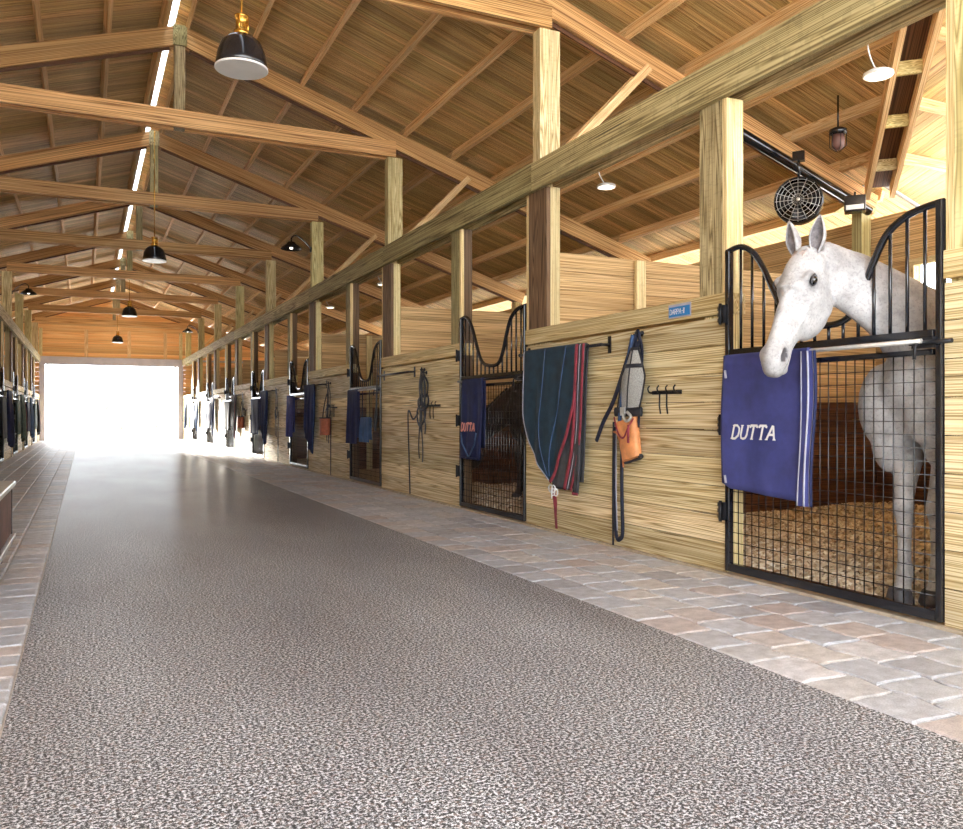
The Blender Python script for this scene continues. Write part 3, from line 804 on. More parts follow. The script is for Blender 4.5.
rope(1,5.36,[(.0,-.07,1.70),(-.07,-.09,1.4),(-.12,-.10,1.12),(-.14,-.10,.95)],.020,'steelblue','steel blue webbing strap beside the grey fly mask','strap','girth_strap')
T=thing('leather_pouch','orange leather pouch with dark lid hanging below the grey fly mask','pouch',(W,5.40,0),rz_)
m=MB(); 
def pouch(u,v):
    a=u*2*pi; z=1.035-.30*v+.03*math.cos(a); w=.115+.006*math.sin(v*pi)-.02*v; return (-.03+.07*v+w*abs(math.cos(a))**.6*math.copysign(1,math.cos(a)),-.075-.045*abs(math.sin(a))**.7*math.copysign(1,math.sin(a)),z)
m.grid(pouch,24,10)
i0=m.add(*[pouch(i/24,1) for i in range(24)]); m.face([i0+i for i in range(24)]); i0=m.add(*[pouch(i/24,0) for i in range(24)]); m.face([i0+i for i in range(24)][::-1])
m.build('body',M['orange'],T)
m=MB(); m.tube([Vector(pouch(.5+.5*i/12,1))+Vector((0,-.003,0)) for i in range(13)],.016,8); m.build('rim',M['strap'],T)
m=MB(); m.tube(crom([(-.14,-.12,1.06),(-.07,-.128,.93),(.0,-.128,.90),(.06,-.128,.98),(.12,-.12,1.05)],6),.008,8,flat=.5,nrm=(0,1,0)); m.tube([(.06,-.125,1.0),(.065,-.13,.86)],.009,6); m.build('strap',M['burgundy'],T)
m=MB(); m.tube(crom([(-.02,-.12,1.09),(.05,-.14,1.03),(.10,-.13,1.06),(.05,-.13,1.10)],6),.012,8); m.build('snap',M['zinc'],T)
rope(1,5.60,[(-.03,-.05,.98),(-.035,-.05,.5),(-.02,-.045,.12),(.03,-.04,.085),(.07,-.045,.16),(.065,-.05,.5),(.07,-.05,.95)],.020,'bluestrap','long navy lead rope hanging in a loop below the orange pouch')
rope(1,5.585,[(-.005,-.062,1.0),(-.01,-.062,.5),(.0,-.057,.15)],.0045,'palegrey','thin pale line running down inside the long navy lead rope','rope','cord',1)
rope(1,5.62,[(-.02,-.055,.94),(.05,-.065,.92),(.10,-.06,.78),(.11,-.05,.66)],.010,'orange','short orange strap dangling beside the long navy lead rope','strap','leather_strap')
whip(1,5.685,1.02,'slim black pole standing against the near right wall by the navy rope')
hook(1,5.02,1.245,'small black hook rail on the near right wall right of the fly mask',.34)
# sign on the sill board
T=thing('name_sign','small blue DARPA-II sign on the sill board of the near right wall','sign',(W-.013,4.86,0),rz_)
m=MB(); m.box(-.125,.125,-.004,0,1.785,1.885,'x'); m.build('backing_plate',M['palegrey'],T)
m=MB(); m.box(-.115,.115,-.009,-.0045,1.795,1.865,'x'); m.build('plate',M['bluesign'],T)
def small_letters():
    return letters('DARPA-II',.036,'white',T,lambda a,b:(-.102+a*.86,-.011,1.812+b),slant=.1,wt=.16,gap=.1)
small_letters()
# --- bay two, right
rack(1,11.9-.35,1.27,1.64,'black rack bar, empty, on the wall past the second right gate')
rope(1,11.55,[(.0,-.10,1.74),(.012,-.11,1.5),(.0,-.11,1.2),(.0,-.11,1.0),(-.05,-.11,.86),(-.10,-.11,.95),(-.04,-.11,1.12),(.01,-.11,1.3)],.020,'strap','black webbing loop hanging from the empty rack past the second gate','strap','webbing_strap')
halter(1,9.93,1.64,'black halter on the wall past the second right gate','strap',1.0,.13)
halter(1,9.86,1.60,'second black halter overlapping another, past the second right gate','strap',.66,.16)
hook(1,9.62,1.19,'small black hook rail past the second right gate',.42)
rope(1,10.14,[(.10,-.05,1.10),(-.08,-.05,1.02),(-.24,-.05,1.13),(-.27,-.05,1.0),(-.26,-.04,.5),(-.25,-.03,.03)],.015,'strap','black lead rope reaching the ground past the second right gate')
# --- later bays on the right
Yb=lambda k:GY[k][1]
spec=[(2,'navy','deep blue pleated blanket on the rack past the third right gate',.30),
      (3,'navy','dark blue pleated blanket on the rack past the fourth right gate',.32),
      (4,'charcoal','charcoal blanket on the rack past the fifth right gate',.36),
      (5,'navy','navy blanket on the rack past the sixth right gate',.36),
      (6,'steelblue','steel blue blanket on the rack past the seventh right gate',.4)]
for k,mt,lb,zb in spec:
    g=GY[k+1][0]
    rack(1,g-.05,1.30,1.62,'black blanket rack bar past the %s right gate'%ORD[k])
    drape('turnout_blanket',mt,1,g-.02,.0,.78,1.63,lambda u:zb+.55-.5*u,.62,-.085,lb,'blanket',r=.016,wav=.022,nf=3,seed=40+k,flare=-.18,thick=.03,bind=('burgundy' if k in(4,) else 'steelblue',.010,'r'))
    halter(1,g-1.62,1.62,'black halter on the wall past the %s right gate'%ORD[k],'strap',.9,.12)
    whip(1,g-1.50-.22,1.15,'slim black pole against the wall past the %s right gate'%ORD[k])
    if k in (2,4):
        T=thing('grooming_bag','rust brown leather bag hanging past the %s right gate'%ORD[k],'bag',(W,g-1.60,0),rz_)
        m=MB()
        def bag(u,v,w=.17):
            a=u*2*pi; return (w*(1-.25*v)*math.cos(a),-.10-.09*math.sin(a),1.02-.30*v)
        m.grid(bag,20,8); i0=m.add(*[bag(i/20,1) for i in range(20)]); m.face([i0+i for i in range(20)]); m.build('body',M['rustbag'],T)
        m=MB(); m.tube([bag(i/20,0) for i in range(20)],.012,6,closed=True); m.build('rim',M['strap'],T)
        m=MB(); m.tube(crom([(-.16,-.10,1.02),(-.12,-.08,1.25),(.0,-.06,1.45),(.13,-.08,1.25),(.16,-.10,1.02)],6),.010,8); m.build('handle',M['strap'],T)
        hook(1,g-1.90,1.20,'small black hook rail past the %s right gate'%ORD[k],.3)
# last bay
T_,lb=drape('turnout_blanket','steelblue',1,37.2,.0,.5,1.595,.5,.6,-.085,'small pale blue blanket on the right wall beside the far door','blanket',wav=.02,nf=2,seed=60)
rack(1,37.1,.7,1.59,'short black rack bar on the right wall beside the far door')
# --- left side
cols=['charcoal','greygreen','navy','greygreen','steelblue','charcoal','greygreen']
for i,k in enumerate((4,5,6,7)):
    drape('folded_blanket',cols[i],-1,GY[k][0],.2,1.3,1.455,.55,.62,-.070,'%s blanket over the %s left gate'%(('charcoal','grey-green','navy','pale grey-green')[i],ORD[k]),'blanket',wav=.016,nf=2,seed=70+k)
for i,k in enumerate((4,5,6,7)):
    g=GY[k][1]+.12
    rack(-1,g,1.4,1.62,'black blanket rack bar past the %s left gate'%ORD[k])
    drape('turnout_blanket',cols[(i+2)%7],-1,g,.05,.95,1.63,lambda u:.30+.3*abs(u-.5),.6,-.085,'%s blanket on the wall rack past the %s left gate'%(('dark navy','grey-green','steel blue','charcoal')[i],ORD[k]),'blanket',wav=.03,nf=3,seed=80+k,thick=.04,bind=('burgundy',.012,'r'))
    halter(-1,g+1.6 if k<7 else g+1.5,1.62,'black halter on the wall past the %s left gate'%ORD[k],'strap',.9,.12)
    whip(-1,g+1.85 if k<7 else g+1.7,1.2,'slim black pole against the wall past the %s left gate'%ORD[k])

# ------------------------------------------------------------------ tack trunk, near left
T=thing('tack_trunk','low brown tack trunk with pale metal rails and casters at left edge','trunk',(-.80,5.85,0))
m=MB(); m.box(-.31,.31,-1.22,1.22,.20,.55,'y'); bevel(m.build('body',M['trunk'],T),.01)
m=MB(); m.box(-.335,.335,-1.245,1.245,.55,.59,'y'); bevel(m.build('lid',M['zinc'],T),.008)
m=MB(); m.box(-.335,.335,-1.245,1.245,.165,.20,'y'); bevel(m.build('bottom_rail',M['zinc'],T),.006)
for sx in (-1,1):
    for sy in (-1,1):
        m=MB(); m.box(sx*.30-.015,sx*.30+.015,sy*1.21-.015,sy*1.21+.015,.2,.55,'z'); m.build('corner_trim',M['iron'],T)
        m=MB(); c=(sx*.24,sy*1.08,.0585); m.lathe(c,[(.0,-.02),(.05,-.02),(.058,-.012),(.058,.012),(.05,.02),(0,.02)],18,'x')
        cs=m.build('caster',M['rubberblack'],T); m=MB(); m.box(c[0]-.03,c[0]+.03,c[1]-.02,c[1]+.02,.10,.164,'z'); m.tube([(c[0]-.028,c[1],.06),(c[0]+.028,c[1],.06)],.008,6); m.build('caster_fork',M['iron'],cs)

# ------------------------------------------------------------------ lamps
def pendant(y,zb,label,sc=1.0):
    T=thing('pendant_lamp',label,'lamp',(XC,y,zb),group='pendant lamps under the ridge')
    r=.195*sc
    m=MB(); pr=[(.045,.27),(.06,.262),(.10,.25),(.15,.205),(.18,.13),(.195,.05),(.200,0),(.194,0),(.188,.05),(.173,.125),(.145,.195),(.09,.24),(.04,.25)]
    m.lathe((0,0,0),[(a*sc,b*sc) for a,b in pr],32); m.build('shade',M['blackmetal'],T)
    m=MB(); m.lathe((0,0,0),[(.196*sc,-.004),(.203*sc,0),(.203*sc,.012),(.197*sc,.012)],32); m.build('rim',M['whitepaint'],T)
    m=MB(); m.lathe((0,0,0),[(.185*sc,.045),(.172*sc,.12),(.143*sc,.19),(.085*sc,.235),(0,.24)],32); m.build('shade_lining',M['shadein'],T)
    m=MB(); m.lathe((0,0,0),[(0,.26*sc),(.06,.265*sc),(.06,.30),(.045,.305),(.045,.40),(.055,.405),(.055,.42),(.02,.43),(0,.43)],20)
    for a in range(3): m.tube([(.05*math.cos(a*2.1),.05*math.sin(a*2.1),.29),(.05*math.cos(a*2.1),.05*math.sin(a*2.1),.41)],.007,6)
    m.build('brass_holder',M['brass'],T)
    m=MB(); m.tube([(0,0,.42),(0,0,ZR-.02-zb)],.008,6); m.build('cord',M['brass'],T)
    m=MB(); m.lathe((0,0,0),[(0,.06),(.03,.07),(.045,.10),(.04,.14),(.02,.19),(.018,.22)],16); m.build('bulb',M['lamp'],T)
    return T
P0=pendant(6.70,3.775,'large black pendant lamp with brass holder nearest the camera')
for y,l in ((15.75,'second black pendant lamp from the camera, under the ridge'),(24.9,'third black pendant lamp from the camera, under the ridge'),(34.2,'farthest black pendant lamp, near the end gable')):
    dup(P0,(XC,y,3.78),0,l)
def point(loc,e,col=(1,.78,.52),r=.06):
    l=bpy.data.lights.new('stall_fill','POINT'); l.energy=e; l.color=col; l.shadow_soft_size=r  # fill light added to brighten stalls and roof; the stall lamps are unlit
    o=bpy.data.objects.new('stall_fill',l); C.objects.link(o); o.location=loc; return o
def barnlamp(s,y,label):
    x=W if s>0 else WL
    T=thing('barn_lamp',label,'lamp',(x,y,4.22),0 if s<0 else pi,'black barn lamps on the posts')
    m=MB(); m.lathe((.38,0,0),[(.035,.14),(.07,.13),(.10,.09),(.17,.04),(.20,0),(.196,-.004),(.165,.030),(.09,.08),(.03,.12)],24); m.build('shade',M['blackmetal'],T)
    m=MB(); m.tube(crom([(-.005,0,.02),(.12,0,.16),(.28,0,.26),(.37,0,.22),(.38,0,.13)],6),.013,8); m.build('arm',M['blackmetal'],T)
    m=MB(); m.lathe((0,0,.02),[(0,.0),(.05,.0),(.05,.02),(0,.02)],16,'x'); m.build('wall_plate',M['blackmetal'],T)
    m=MB(); m.lathe((.38,0,0),[(0,-.01),(.03,.0),(.035,.05),(.02,.1)],12); m.build('bulb',M['lamp'],T)
barnlamp(1,15.86,'black barn lamp on the right side post at the second pendant')
barnlamp(1,33.55,'black barn lamp on the right side post near the far gable')
barnlamp(-1,24.70,'black barn lamp on the left side post, midway down the aisle')
def stalllamp(loc,label):
    x,y,z=loc; zr=zroof(x)-z+.0
    T=thing('stall_lamp',label,'lamp',loc,group='round white stall lamps')
    m=MB(); m.lathe((0,0,0),[(0,.035),(.09,.035),(.118,.02),(.122,0),(.112,-.010),(.10,-.012)],28); m.build('shade',M['whitepaint'],T)
    m=MB(); m.lathe((0,0,0),[(.10,-.011),(.06,-.018),(0,-.020)],24); m.build('lens',M['lamp'],T)
    m=MB(); m.tube(crom([(-.02,0,.03),(-.10,0,.14),(-.12,0,.26),(-.03,0,zr*.62),(.0,0,zr-.02)],8),.007,8); m.build('cord',M['zinc'],T)
    point((x,y,z-.06),FILL*.5,(1,.86,.66),.1)
stalllamp((6.0,4.89,3.92),'round white lamp on a bent cord above the grey horse')
for k,(x,y) in enumerate(((6.0,8.93),(6.0,13.35),(6.0,17.77),(6.0,22.2))):
    stalllamp((x,y,3.98),'round white stall lamp hanging above the %s right stall'%ORD[k+1])
for k in (2,3,4,5,6): point((mir(6.0),4.9+PITCH*k,3.9),FILL*.5,(1,.86,.66),.1)  # added fill lights in the left stalls, without any lamp fixtures

# ------------------------------------------------------------------ fan and box behind the horse
T=thing('stall_fan','black caged barn fan hanging from the rafter above the grey horse','fan',(6.80,6.52,3.33),math.radians(218-90))
r=.23
m=MB(); m.lathe((0,0,0),[(r,-.07),(r+.012,-.07),(r+.012,.07),(r,.07),(r-.004,0),(r,-.07)],36,'y'); m.build('housing',M['blackmetal'],T)
m=MB()
for yy in (.072,-.072):
    for q in (.06,.10,.14,.18,.215): 
        n=28; m.tube([(q*math.cos(2*pi*i/n),yy+(.012 if yy>0 else -.012)*(1-q/r),q*math.sin(2*pi*i/n)) for i in range(n)],.0028,5,closed=True)
    for i in range(16):
        a=2*pi*i/16; m.tube([(.03*math.cos(a),yy+(.012 if yy>0 else -.012),.03*math.sin(a)),(r*math.cos(a),yy,r*math.sin(a))],.0028,5)
m.build('wire_guard',M['zinc'],T)
for i in range(4):
    m=MB(); a0=pi/2*i
    def bl(u,v,a0=a0):
        rr_=.04+.165*u; a=a0+(v-.5)*.95*(.7+.3*u); return (rr_*math.cos(a),(v-.5)*.07,rr_*math.sin(a))
    m.grid(bl,6,5); solid(m.build('blade',M['iron'],T),.003)
m=MB(); m.lathe((0,0,0),[(0,-.05),(.045,-.05),(.05,0),(.045,.06),(0,.065)],18,'y'); m.build('motor',M['blackmetal'],T)
m=MB(); m.lathe((0,.092,0),[(0,-.01),(.022,-.01),(.022,.006),(0,.006)],14,'y'); m.lathe((0,-.092,0),[(0,-.006),(.022,-.006),(.022,.01),(0,.01)],14,'y'); m.build('badge',M['zinc'],T)
zt_=zroof(6.80)-.40-3.33
m=MB(); m.tube([(0,0,r+.005),(0,0,zt_)],.014,8); m.box(-.06,.06,-.04,.04,zt_-.10,zt_,'z'); m.build('hanger',M['blackmetal'],T)
T=thing('flood_lamp','small black box light on a bracket right of the fan','lamp',(7.75,6.62,3.42),math.radians(130))
m=MB(); m.box(-.11,.11,-.08,.08,-.09,.09,'x'); bevel(m.build('body',M['blackmetal'],T),.012)
m=MB(); m.box(-.09,.09,.081,.090,-.07,-.02,'x'); m.build('lens',M['zinc'],T)
m=MB(); m.tube([(0,0,.09),(0,0,zroof(7.75)-.38-3.42)],.012,6); m.build('bracket',M['blackmetal'],T)
T=thing('jar_lamp','dark caged jar lamp on the rafter near the valley','lamp',(6.9,6.1,zroof(6.9)-.35))
m=MB(); m.lathe((0,0,0),[(.05,.12),(.085,.10),(.085,.06),(.06,.05)],20); m.build('cap',M['blackmetal'],T)
m=MB(); m.lathe((0,0,0),[(.055,.05),(.065,0),(.06,-.07),(.03,-.10),(0,-.105)],20); m.build('glass',M['trunk'],T)
m=MB()
for i in range(6):
    a=2*pi*i/6; m.tube([(.08*math.cos(a),.08*math.sin(a),.06),(.08*math.cos(a),.08*math.sin(a),-.07),(.02*math.cos(a),.02*math.sin(a),-.12)],.004,5)
m.build('cage',M['iron'],T); m=MB(); m.tube([(0,0,.11),(0,0,.45)],.01,6); m.build('stem',M['blackmetal'],T)
# ------------------------------------------------------------------ horses: body lofted in sections, fused into one surface
def loft(m, ch, side, seg=16, cap=True):
    """ch: (pos, half width along side, half height)"""
    P=[Vector(c[0]) for c in ch]; S=Vector(side).normalized(); rings=[]
    # refine
    pts=[];ws=[];hs=[]
    n=4
    for i in range(len(P)-1):
        a,b,c,d=(max(i-1,0),i,i+1,min(i+2,len(P)-1))
        for k in range(n):
            t=k/n
            f=lambda A,B,Cc,D:.5*(2*B+(Cc-A)*t+(2*A-5*B+4*Cc-D)*t*t+(3*B-3*Cc+D-A)*t**3)
            pts.append(f(P[a],P[b],P[c],P[d])); ws.append(max(.004,f(ch[a][1],ch[b][1],ch[c][1],ch[d][1]))); hs.append(max(.004,f(ch[a][2],ch[b][2],ch[c][2],ch[d][2])))
    pts.append(P[-1]);ws.append(ch[-1][1]);hs.append(ch[-1][2])
    for i,p in enumerate(pts):
        T=(pts[min(i+1,len(pts)-1)]-pts[max(i-1,0)]).normalized()
        s_=(S-T*S.dot(T)).normalized(); n_=T.cross(s_)
        i0=len(m.v)
        for k in range(seg):
            a=2*pi*k/seg; m.v.append(tuple(p+s_*math.cos(a)*ws[i]+n_*math.sin(a)*hs[i]))
        rings.append(i0)
    for A,B in zip(rings,rings[1:]):
        for k in range(seg):
            k2=(k+1)%seg; m.face([A+k,A+k2,B+k2,B+k],None,(.5,.5),True)
    m.face([rings[0]+k for k in range(seg)][::-1],None,(.5,.5),True); m.face([rings[-1]+k for k in range(seg)],None,(.5,.5),True)
def blob(m,c,r,seg=16):
    n=10; rings=[]
    for j in range(1,n):
        t=pi*j/n; i0=len(m.v)
        for k in range(seg):
            a=2*pi*k/seg; m.v.append((c[0]+r[0]*math.sin(t)*math.cos(a),c[1]+r[1]*math.sin(t)*math.sin(a),c[2]+r[2]*math.cos(t)))
        rings.append(i0)
    for A,B in zip(rings,rings[1:]):
        for k in range(seg):
            k2=(k+1)%seg; m.face([A+k,B+k,B+k2,A+k2],None,(.5,.5),True)
    m.face([rings[0]+k for k in range(seg)],None,(.5,.5),True); m.face([rings[-1]+k for k in range(seg)][::-1],None,(.5,.5),True)
def V(*a): return Vector(a)
def horse(label, loc, yaw, neck, head, fl, hl, mats, vox=.011):
    """local frame: +x forward, +y left, z up, origin on the ground below the withers"""
    body=MB()
    loft(body,[((-1.98,0,1.24),.05,.05),((-1.94,0,1.24),.17,.22),((-1.78,0,1.27),.27,.32),((-1.50,0,1.26),.30,.345),((-1.15,0,1.19),.30,.355),((-.75,0,1.17),.31,.365),((-.40,0,1.20),.29,.385),((-.15,0,1.23),.26,.39),((.08,0,1.20),.235,.33),((.24,0,1.15),.20,.25),((.34,0,1.13),.12,.15),((.37,0,1.12),.05,.07)],(0,1,0),20)
    blob(body,(.24,.11,1.08),(.145,.12,.21)); blob(body,(.23,-.165,1.10),(.145,.155,.25)); blob(body,(.16,.12,.92),(.12,.085,.17)); blob(body,(.20,-.14,.90),(.13,.115,.19))
    blob(body,(.02,.17,1.14),(.17,.10,.30)); blob(body,(.02,-.17,1.14),(.17,.10,.30))
    loft(body,neck,(0,1,0),18)
    for lg in fl+hl: loft(body,lg,(0,1,0),14)
    # head, in its own frame: a = down the face, n = out of the forehead, s = its left
    hp,az,pitch,sc=head
    A=V(math.cos(pitch)*math.cos(az),math.cos(pitch)*math.sin(az),-math.sin(pitch)); Sd=V(-math.sin(az),math.cos(az),0); Nn=Sd.cross(A)*-1
    if Nn.z<0: Nn=-Nn
    def hd(a,n,s): return V(*hp)+(A*a+Nn*n+Sd*s)*sc
    secs=[(-.035,-.02,.035,.055),(0,-.005,.085,.100),(.06,-.012,.104,.132),(.13,-.026,.112,.160),(.20,-.056,.118,.198),(.27,-.072,.110,.204),(.34,-.058,.090,.172),(.42,-.022,.072,.122),(.50,-.008,.060,.096),(.57,-.003,.058,.086),(.635,-.006,.064,.088),(.69,-.014,.063,.082),(.735,-.024,.050,.062),(.76,-.032,.028,.036)]
    hm=[(hd(a,n,0),w*sc,h*sc) for a,n,w,h in secs]; loft(body,hm,Sd,20)
    # cheek plates, brow ridges, nostril wings, lips
    for sg in (1,-1):
        blob(body,hd(.235,-.110,sg*.074),(.095*sc,.044*sc,.110*sc)) 
        blob(body,hd(.190,.055,sg*.090),(.046*sc,.030*sc,.038*sc))
        blob(body,hd(.650,.018,sg*.046),(.042*sc,.028*sc,.048*sc))
    loft(body,[(hd(.30,.086,0),.03*sc,.02*sc),(hd(.42,.080,0),.026*sc,.02*sc),(hd(.55,.066,0),.026*sc,.02*sc)],Sd,10)
    blob(body,hd(.685,-.080,0),(.040*sc,.036*sc,.030*sc))
    base=body.build('horse_shape',mats[0])
    base.data.polygons.foreach_set('use_smooth',[True]*len(base.data.polygons))
    rm=base.modifiers.new('r','REMESH'); rm.mode='VOXEL'; rm.voxel_size=vox; rm.use_smooth_shade=True
    sm=base.modifiers.new('s','SMOOTH'); sm.factor=.5; sm.iterations=7
    dg=bpy.context.evaluated_depsgraph_get(); me=bpy.data.meshes.new_from_object(base.evaluated_get(dg)); me.name='body'
    bpy.data.objects.remove(base)
    # carve eye sockets, nostrils and the mouth line; mark the dark skin around them
    sk=me.attributes.new('skin','FLOAT','POINT'); vals=[0.0]*len(me.vertices)
    nost=[hd(.652,.016,sg*.074) for sg in (1,-1)]; eyes=[hd(.198,.050,sg*.111) for sg in (1,-1)]
    hv=V(*hp)
    for v in me.vertices:
        if (v.co-hv).length>1.0*sc: continue
        d=v.co-hv; a=d.dot(A)/sc; n=d.dot(Nn)/sc; s_=d.dot(Sd)/sc
        if a<-.05: continue
        out=Sd*(1 if s_>0 else -1)
        for q in nost:
            e=V((v.co-q).dot(A)*.62+(v.co-q).dot(Nn)*.25,(v.co-q).dot(Nn)*1.0,(v.co-q).dot(Sd)*.5).length/sc
            if e<.027: v.co-=out*(.027-e)*1.1*sc; 
            elif e<.041: v.co+=out*.0035*sc
            if e<.025: vals[v.index]=1
            elif e<.050: vals[v.index]=max(vals[v.index],.38*(1-(e-.02)/.03))
        for q in eyes:
            e=(v.co-q).length/sc
            if .038<e<.062: vals[v.index]=max(vals[v.index],.16)
            if e<.038: v.co-=out*(.038-e)*.22*sc; vals[v.index]=max(vals[v.index],.95 if e<.026 else .45)
        # mouth
        if .53<a<.72 and abs(n-(-.040-.10*(.69-a)))<.0065: v.co-=out*.006*sc; vals[v.index]=max(vals[v.index],.6)
        # groove of the cheek edge and facial crest
        if .30<a<.50 and abs(n-(-.015-.05*(a-.3)))<.010 and abs(s_)>.03: v.co+=out*.007*sc
        if a>.60: vals[v.index]=max(vals[v.index],min(.32,(a-.58)*2.2))
    # soft shin and knee detail is in the lofts
    sk.data.foreach_set('value',vals)
    me.materials.clear(); me.materials.append(mats[0]); me.polygons.foreach_set('use_smooth',[True]*len(me.polygons)); me.update()
    B=bpy.data.objects.new('body',me); C.objects.link(B)
    T=thing('horse',label,'horse',loc,yaw); B.parent=T
    # ears
    for sg in (1,-1):
        e0=hd(.005,.048,sg*.060); up=(Nn*.50-A*.90+Sd*sg*.16).normalized(); fw=(A*.25+Nn*.9+Sd*sg*.35); fw=(fw-up*fw.dot(up)).normalized(); sd=up.cross(fw)
        m=MB(); mi=MB()
        def ear(u,v,k=1.0,off=0):
            w=.050*math.sin(min(1,(v*1.35+.18))*pi*.5)*(1-v**2.6)+.002; a=(u-.5)*2*2.2
            return e0+up*(v*.205*sc)+sd*(math.sin(a)*w*k*sc)-fw*(math.cos(a)*w*.85*k*sc-off)+fw*(.015*v*v*sc)
        m.grid(lambda u,v:ear(u,v),14,14); solid(m.build('ear',mats[0],T),.006)
        mi.grid(lambda u,v:ear(.12+.76*u,.04+.88*v,.80,.004),12,12); mi.build('ear_lining',M['earin'] if mats[0]==M['grey_coat'] else mats[1],T)
    # eyes
    for sg in (1,-1):
        q=hd(.198,.050,sg*.107); m=MB(); blob(m,q,(.027*sc,.025*sc,.025*sc)); m.build('eye',M['eye'],T)
        m=MB(); 
        o_=Sd*sg
        pts=[q+(A*math.cos(t)*.035+Nn*math.sin(t)*.022)*sc+o_*(.013-.006*abs(math.cos(t)))*sc for t in [pi*i/10 for i in range(11)]]
        m.tube(pts,[.003+.004*math.sin(pi*i/10) for i in range(11)],6); 
        pts=[q+(A*math.cos(t)*.035-Nn*math.sin(t)*.020)*sc+o_*(.011-.004*abs(math.cos(t)))*sc for t in [pi*i/10 for i in range(11)]]
        m.tube(pts,[.003+.002*math.sin(pi*i/10) for i in range(11)],6); m.build('eyelid',M['eyelid'],T)
    # mane along the crest, forelock
    rr=random.Random(3); m=MB()
    cr=[]
    for p,w_,h_ in neck: cr.append((Vector(p),w_,h_))
    for i in range(150):
        f=rr.random()*(len(cr)-1.01); j=int(f); t=f-j; p=cr[j][0].lerp(cr[j+1][0],t); h_=cr[j][2]*(1-t)+cr[j+1][2]*t
        Tn=(cr[j+1][0]-cr[j][0]).normalized(); up=V(0,1,0).cross(Tn); up=up if up.z>0 else -up
        q=p+up*(h_*.97); l=rr.uniform(.05,.10); sg=-1
        m.tube([q+V(0,0,-.01),q+up*.018+V(0,sg*.02,0),q+up*.004+V(rr.uniform(-.01,.01),sg*.05,-l*.4),q+V(rr.uniform(-.02,.02),sg*.075,-l)],[.009,.009,.007,.002],5)
    m.build('mane',mats[1],T)
    m=MB()
    for i in range(26):
        s0=rr.uniform(-.03,.03); l=rr.uniform(.05,.11)
        m.tube([hd(-.015,.07,s0),hd(.02,.095,s0*1.1),hd(.02+l*.5,.104,s0*1.2),hd(.02+l,.100,s0*1.3)],[.006,.007,.005,.0015],5)
    m.build('forelock',mats[1],T)
    m=MB()
    for i in range(40):
        a=rr.uniform(-.04,.04); m.tube([(-1.93,a*.5,1.34),(-2.03,a,1.22),(-2.06+rr.uniform(-.02,.02),a*1.5,.85),(-2.04,a*1.6,.45+rr.uniform(0,.1))],[.012,.016,.014,.004],5)
    m.build('tail',mats[1],T)
    for lg in fl+hl:
        x,y,z=lg[-1][0]; m=MB(); m.lathe((x+.02,y,0),[(.074,.004),(.070,.03),(.060,.075),(.052,.088),(0,.088)],20); m.build('hoof',M['hoof'],T)
    return T
def fleg(x,y,k=0,kx=0):
    """front leg whose hoof stands at x,y"""
    sy=.155*(1 if k>=0 else -1)
    return [((-.02,sy,1.12),.10,.18),((.02,sy*.98,.98),.095,.155),((x*.4+.02,y*.4+sy*.6,.85),.080,.120),((x*.8,y*.75+sy*.25,.71),.062,.080),((x,y,.59),.050,.056),((x+.01,y,.53),.056,.060),((x,y,.46),.045,.046),((x,y,.34),.035,.041),((x,y,.23),.036,.043),((x-.005,y,.165),.048,.054),((x+.01,y,.115),.042,.044),((x+.02,y,.07),.054,.058),((x+.02,y,.05),.054,.058)]
def hleg(x,y):
    sy=.16*(1 if y>0 else -1)
    return [((-1.62,sy,1.22),.10,.22),((-1.55,sy,1.02),.095,.20),((-1.56,sy,.86),.080,.14),((-1.68,sy,.72),.056,.085),((-1.80,sy,.60),.047,.066),((-1.80,sy,.54),.047,.056),((-1.76,sy,.42),.038,.046),((-1.74,y,.25),.036,.043),((-1.74,y,.17),.048,.052),((-1.72,y,.11),.042,.044),((-1.71,y,.06),.054,.058)]
yawA=math.radians(181)
horse('white-grey horse leaning its head over the nearest right gate',(4.385,3.17,.03),yawA,
  [((-.28,.0,1.30),.16,.36),((-.05,.0,1.40),.155,.35),((.12,-.03,1.52),.135,.29),((.28,-.09,1.655),.112,.225),((.41,-.16,1.755),.100,.195),((.52,-.22,1.83),.092,.178),((.61,-.26,1.905),.080,.130),((.66,-.28,1.93),.07,.10)],
  ((.70,-.29,1.925),math.radians(10),math.radians(60),1.0),
  [fleg(.15,.095,1),fleg(.255,-.03,-1)],[hleg(-1.7,.16),hleg(-1.7,-.16)],(M['grey_coat'],M['mane']))
horse('dark bay horse with lowered head inside the second right stall',(5.15,9.25,.02),math.radians(152),
  [((-.25,.0,1.30),.15,.30),((.0,.0,1.30),.14,.28),((.22,.0,1.22),.115,.22),((.42,.0,1.08),.095,.18),((.60,.0,.92),.082,.145),((.74,.0,.80),.075,.115)],
  ((.80,0,.76),0.0,math.radians(62),.88),
  [fleg(.20,.26,1),fleg(.0,-.24,-1)],[hleg(-1.7,.16),hleg(-1.7,-.16)],(M['bay_coat'],M['darkmane']),vox=.018)

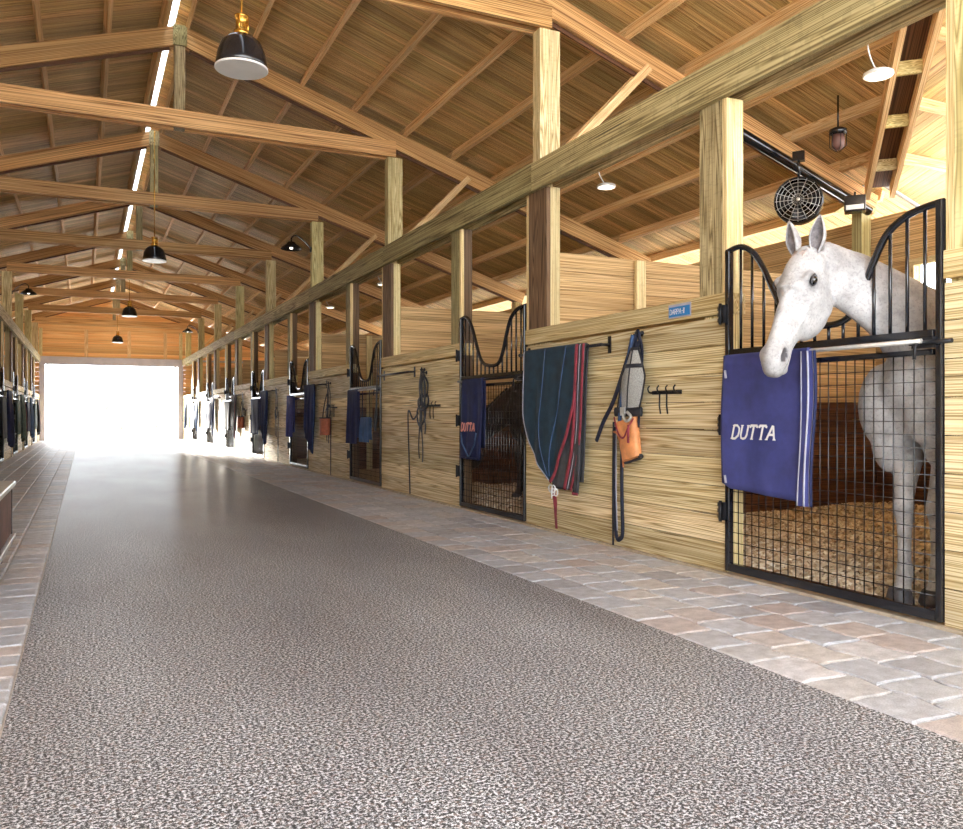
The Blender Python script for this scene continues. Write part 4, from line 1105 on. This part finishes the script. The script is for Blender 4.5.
# ------------------------------------------------------------------ wood shavings
def shavings(x0,x1,y0,y1,n,seed,label):
    rr=random.Random(seed); m=MB()
    def hh(x,y): return .012+.030*(1+math.sin(x*2.1+1)*math.sin(y*2.7))+.018*math.sin(x*9+y*4)*math.sin(y*7)
    def g(u,v):
        x=x0+(x1-x0)*u; y=y0+(y1-y0)*v; e=min(1,(x-x0)/.25+.0,(y-y0)/.2+.2,(y1-y)/.2+.2)
        return (x,y,max(.008,hh(x,y)*max(.2,e)))
    m.grid(g,60,60,t=(.45,.5))
    for i in range(n):
        u=rr.random()**1.5; v=rr.random(); p=Vector(g(u,v)); a=rr.uniform(0,6.3); l=rr.uniform(.012,.034); w=rr.uniform(.008,.018)
        d=V(math.cos(a),math.sin(a),rr.uniform(-.5,.5))*l; s_=V(-math.sin(a),math.cos(a),rr.uniform(-.4,.4))*w; up=V(0,0,rr.uniform(.006,.020))
        t=(min(1,max(0,rr.gauss(.66,.25))),rr.random()); p.z+=rr.uniform(.0,.012)
        i0=m.add(p-d-s_,p-d+s_,p+s_+up,p-s_+up,p+d-s_,p+d+s_); m.face([i0,i0+3,i0+2,i0+1],None,t); m.face([i0+3,i0+4,i0+5,i0+2],None,t)
    o=m.build('wood_shavings',M['chip']); o['kind']='stuff'; return tag(o,label,'bedding')
shavings(W+.10,8.40,2.65,6.85,26000,5,'loose wood shavings covering the ground of the grey horse stall')
shavings(W+.10,8.40,7.1,11.2,6000,6,'loose wood shavings covering the ground of the dark horse stall')

# ------------------------------------------------------------------ outside, beyond the far door
def bush(x,y,w,h,label,seed):
    rr=random.Random(seed); T=thing('bush',label,'bush',(x,y,-.05))
    m=MB(); m.tube([(0,0,0),(.05,0,h*.3),(0,.05,h*.6)],[.09,.07,.03],8); m.build('stem',M['bark'],T)
    m=MB()
    for i in range(900):
        a,b=rr.uniform(0,6.3),math.acos(rr.uniform(-.6,1)); r=rr.uniform(.75,1)
        p=V(math.cos(a)*math.sin(b)*w*r,math.sin(a)*math.sin(b)*w*r*.7,h*.55+math.cos(b)*h*.45*r)
        q=V(rr.gauss(0,1),rr.gauss(0,1),rr.gauss(0,1)).normalized()*.11; s_=q.orthogonal().normalized()*.06
        i0=m.add(p-q,p+s_,p+q,p-s_); m.face([i0,i0+1,i0+2,i0+3])
    m.build('foliage',M['leaf'],T)
bush(2.4,66,2.2,2.0,'pale green rounded bush beyond the far door, left one',1)
bush(5.2,72,3.0,2.6,'pale green wide bush beyond the far door, middle one',2)
bush(10.0,78,2.6,2.2,'pale green bush beyond the far door, right one',3)
# ------------------------------------------------------------------ camera, light, world
cam=bpy.data.cameras.new('camera'); co=bpy.data.objects.new('camera',cam); C.objects.link(co)
co.location=(0,0,H); co.rotation_euler=(pi/2,0,-math.atan((481.5-85)/835))
cam.sensor_width=36; cam.sensor_fit='HORIZONTAL'; cam.lens=36*835/963; cam.clip_start=.05; cam.clip_end=400
bpy.context.scene.camera=co
w=bpy.data.worlds.new('sky'); bpy.context.scene.world=w; w.use_nodes=True
bg=w.node_tree.nodes['Background']; bg.inputs[0].default_value=(.90,.95,1.0,1); bg.inputs[1].default_value=SKY
sl=bpy.data.lights.new('sun','SUN'); sl.energy=SUN; sl.angle=.10; sl.color=(1,.95,.86)
so=bpy.data.objects.new('sun',sl); C.objects.link(so); so.rotation_euler=Vector((.27,-.95,-.17)).to_track_quat('-Z','Y').to_euler()
vs=bpy.context.scene.view_settings; vs.view_transform='Standard'; vs.look='None'; vs.gamma=1; vs.use_curve_mapping=False; vs.exposure=EXPO
cy=bpy.context.scene.cycles; cy.use_denoising=True; cy.denoiser='OPENIMAGEDENOISE'; cy.diffuse_bounces=6; cy.max_bounces=12; cy.sample_clamp_indirect=8
cy.caustics_reflective=False; cy.caustics_refractive=False
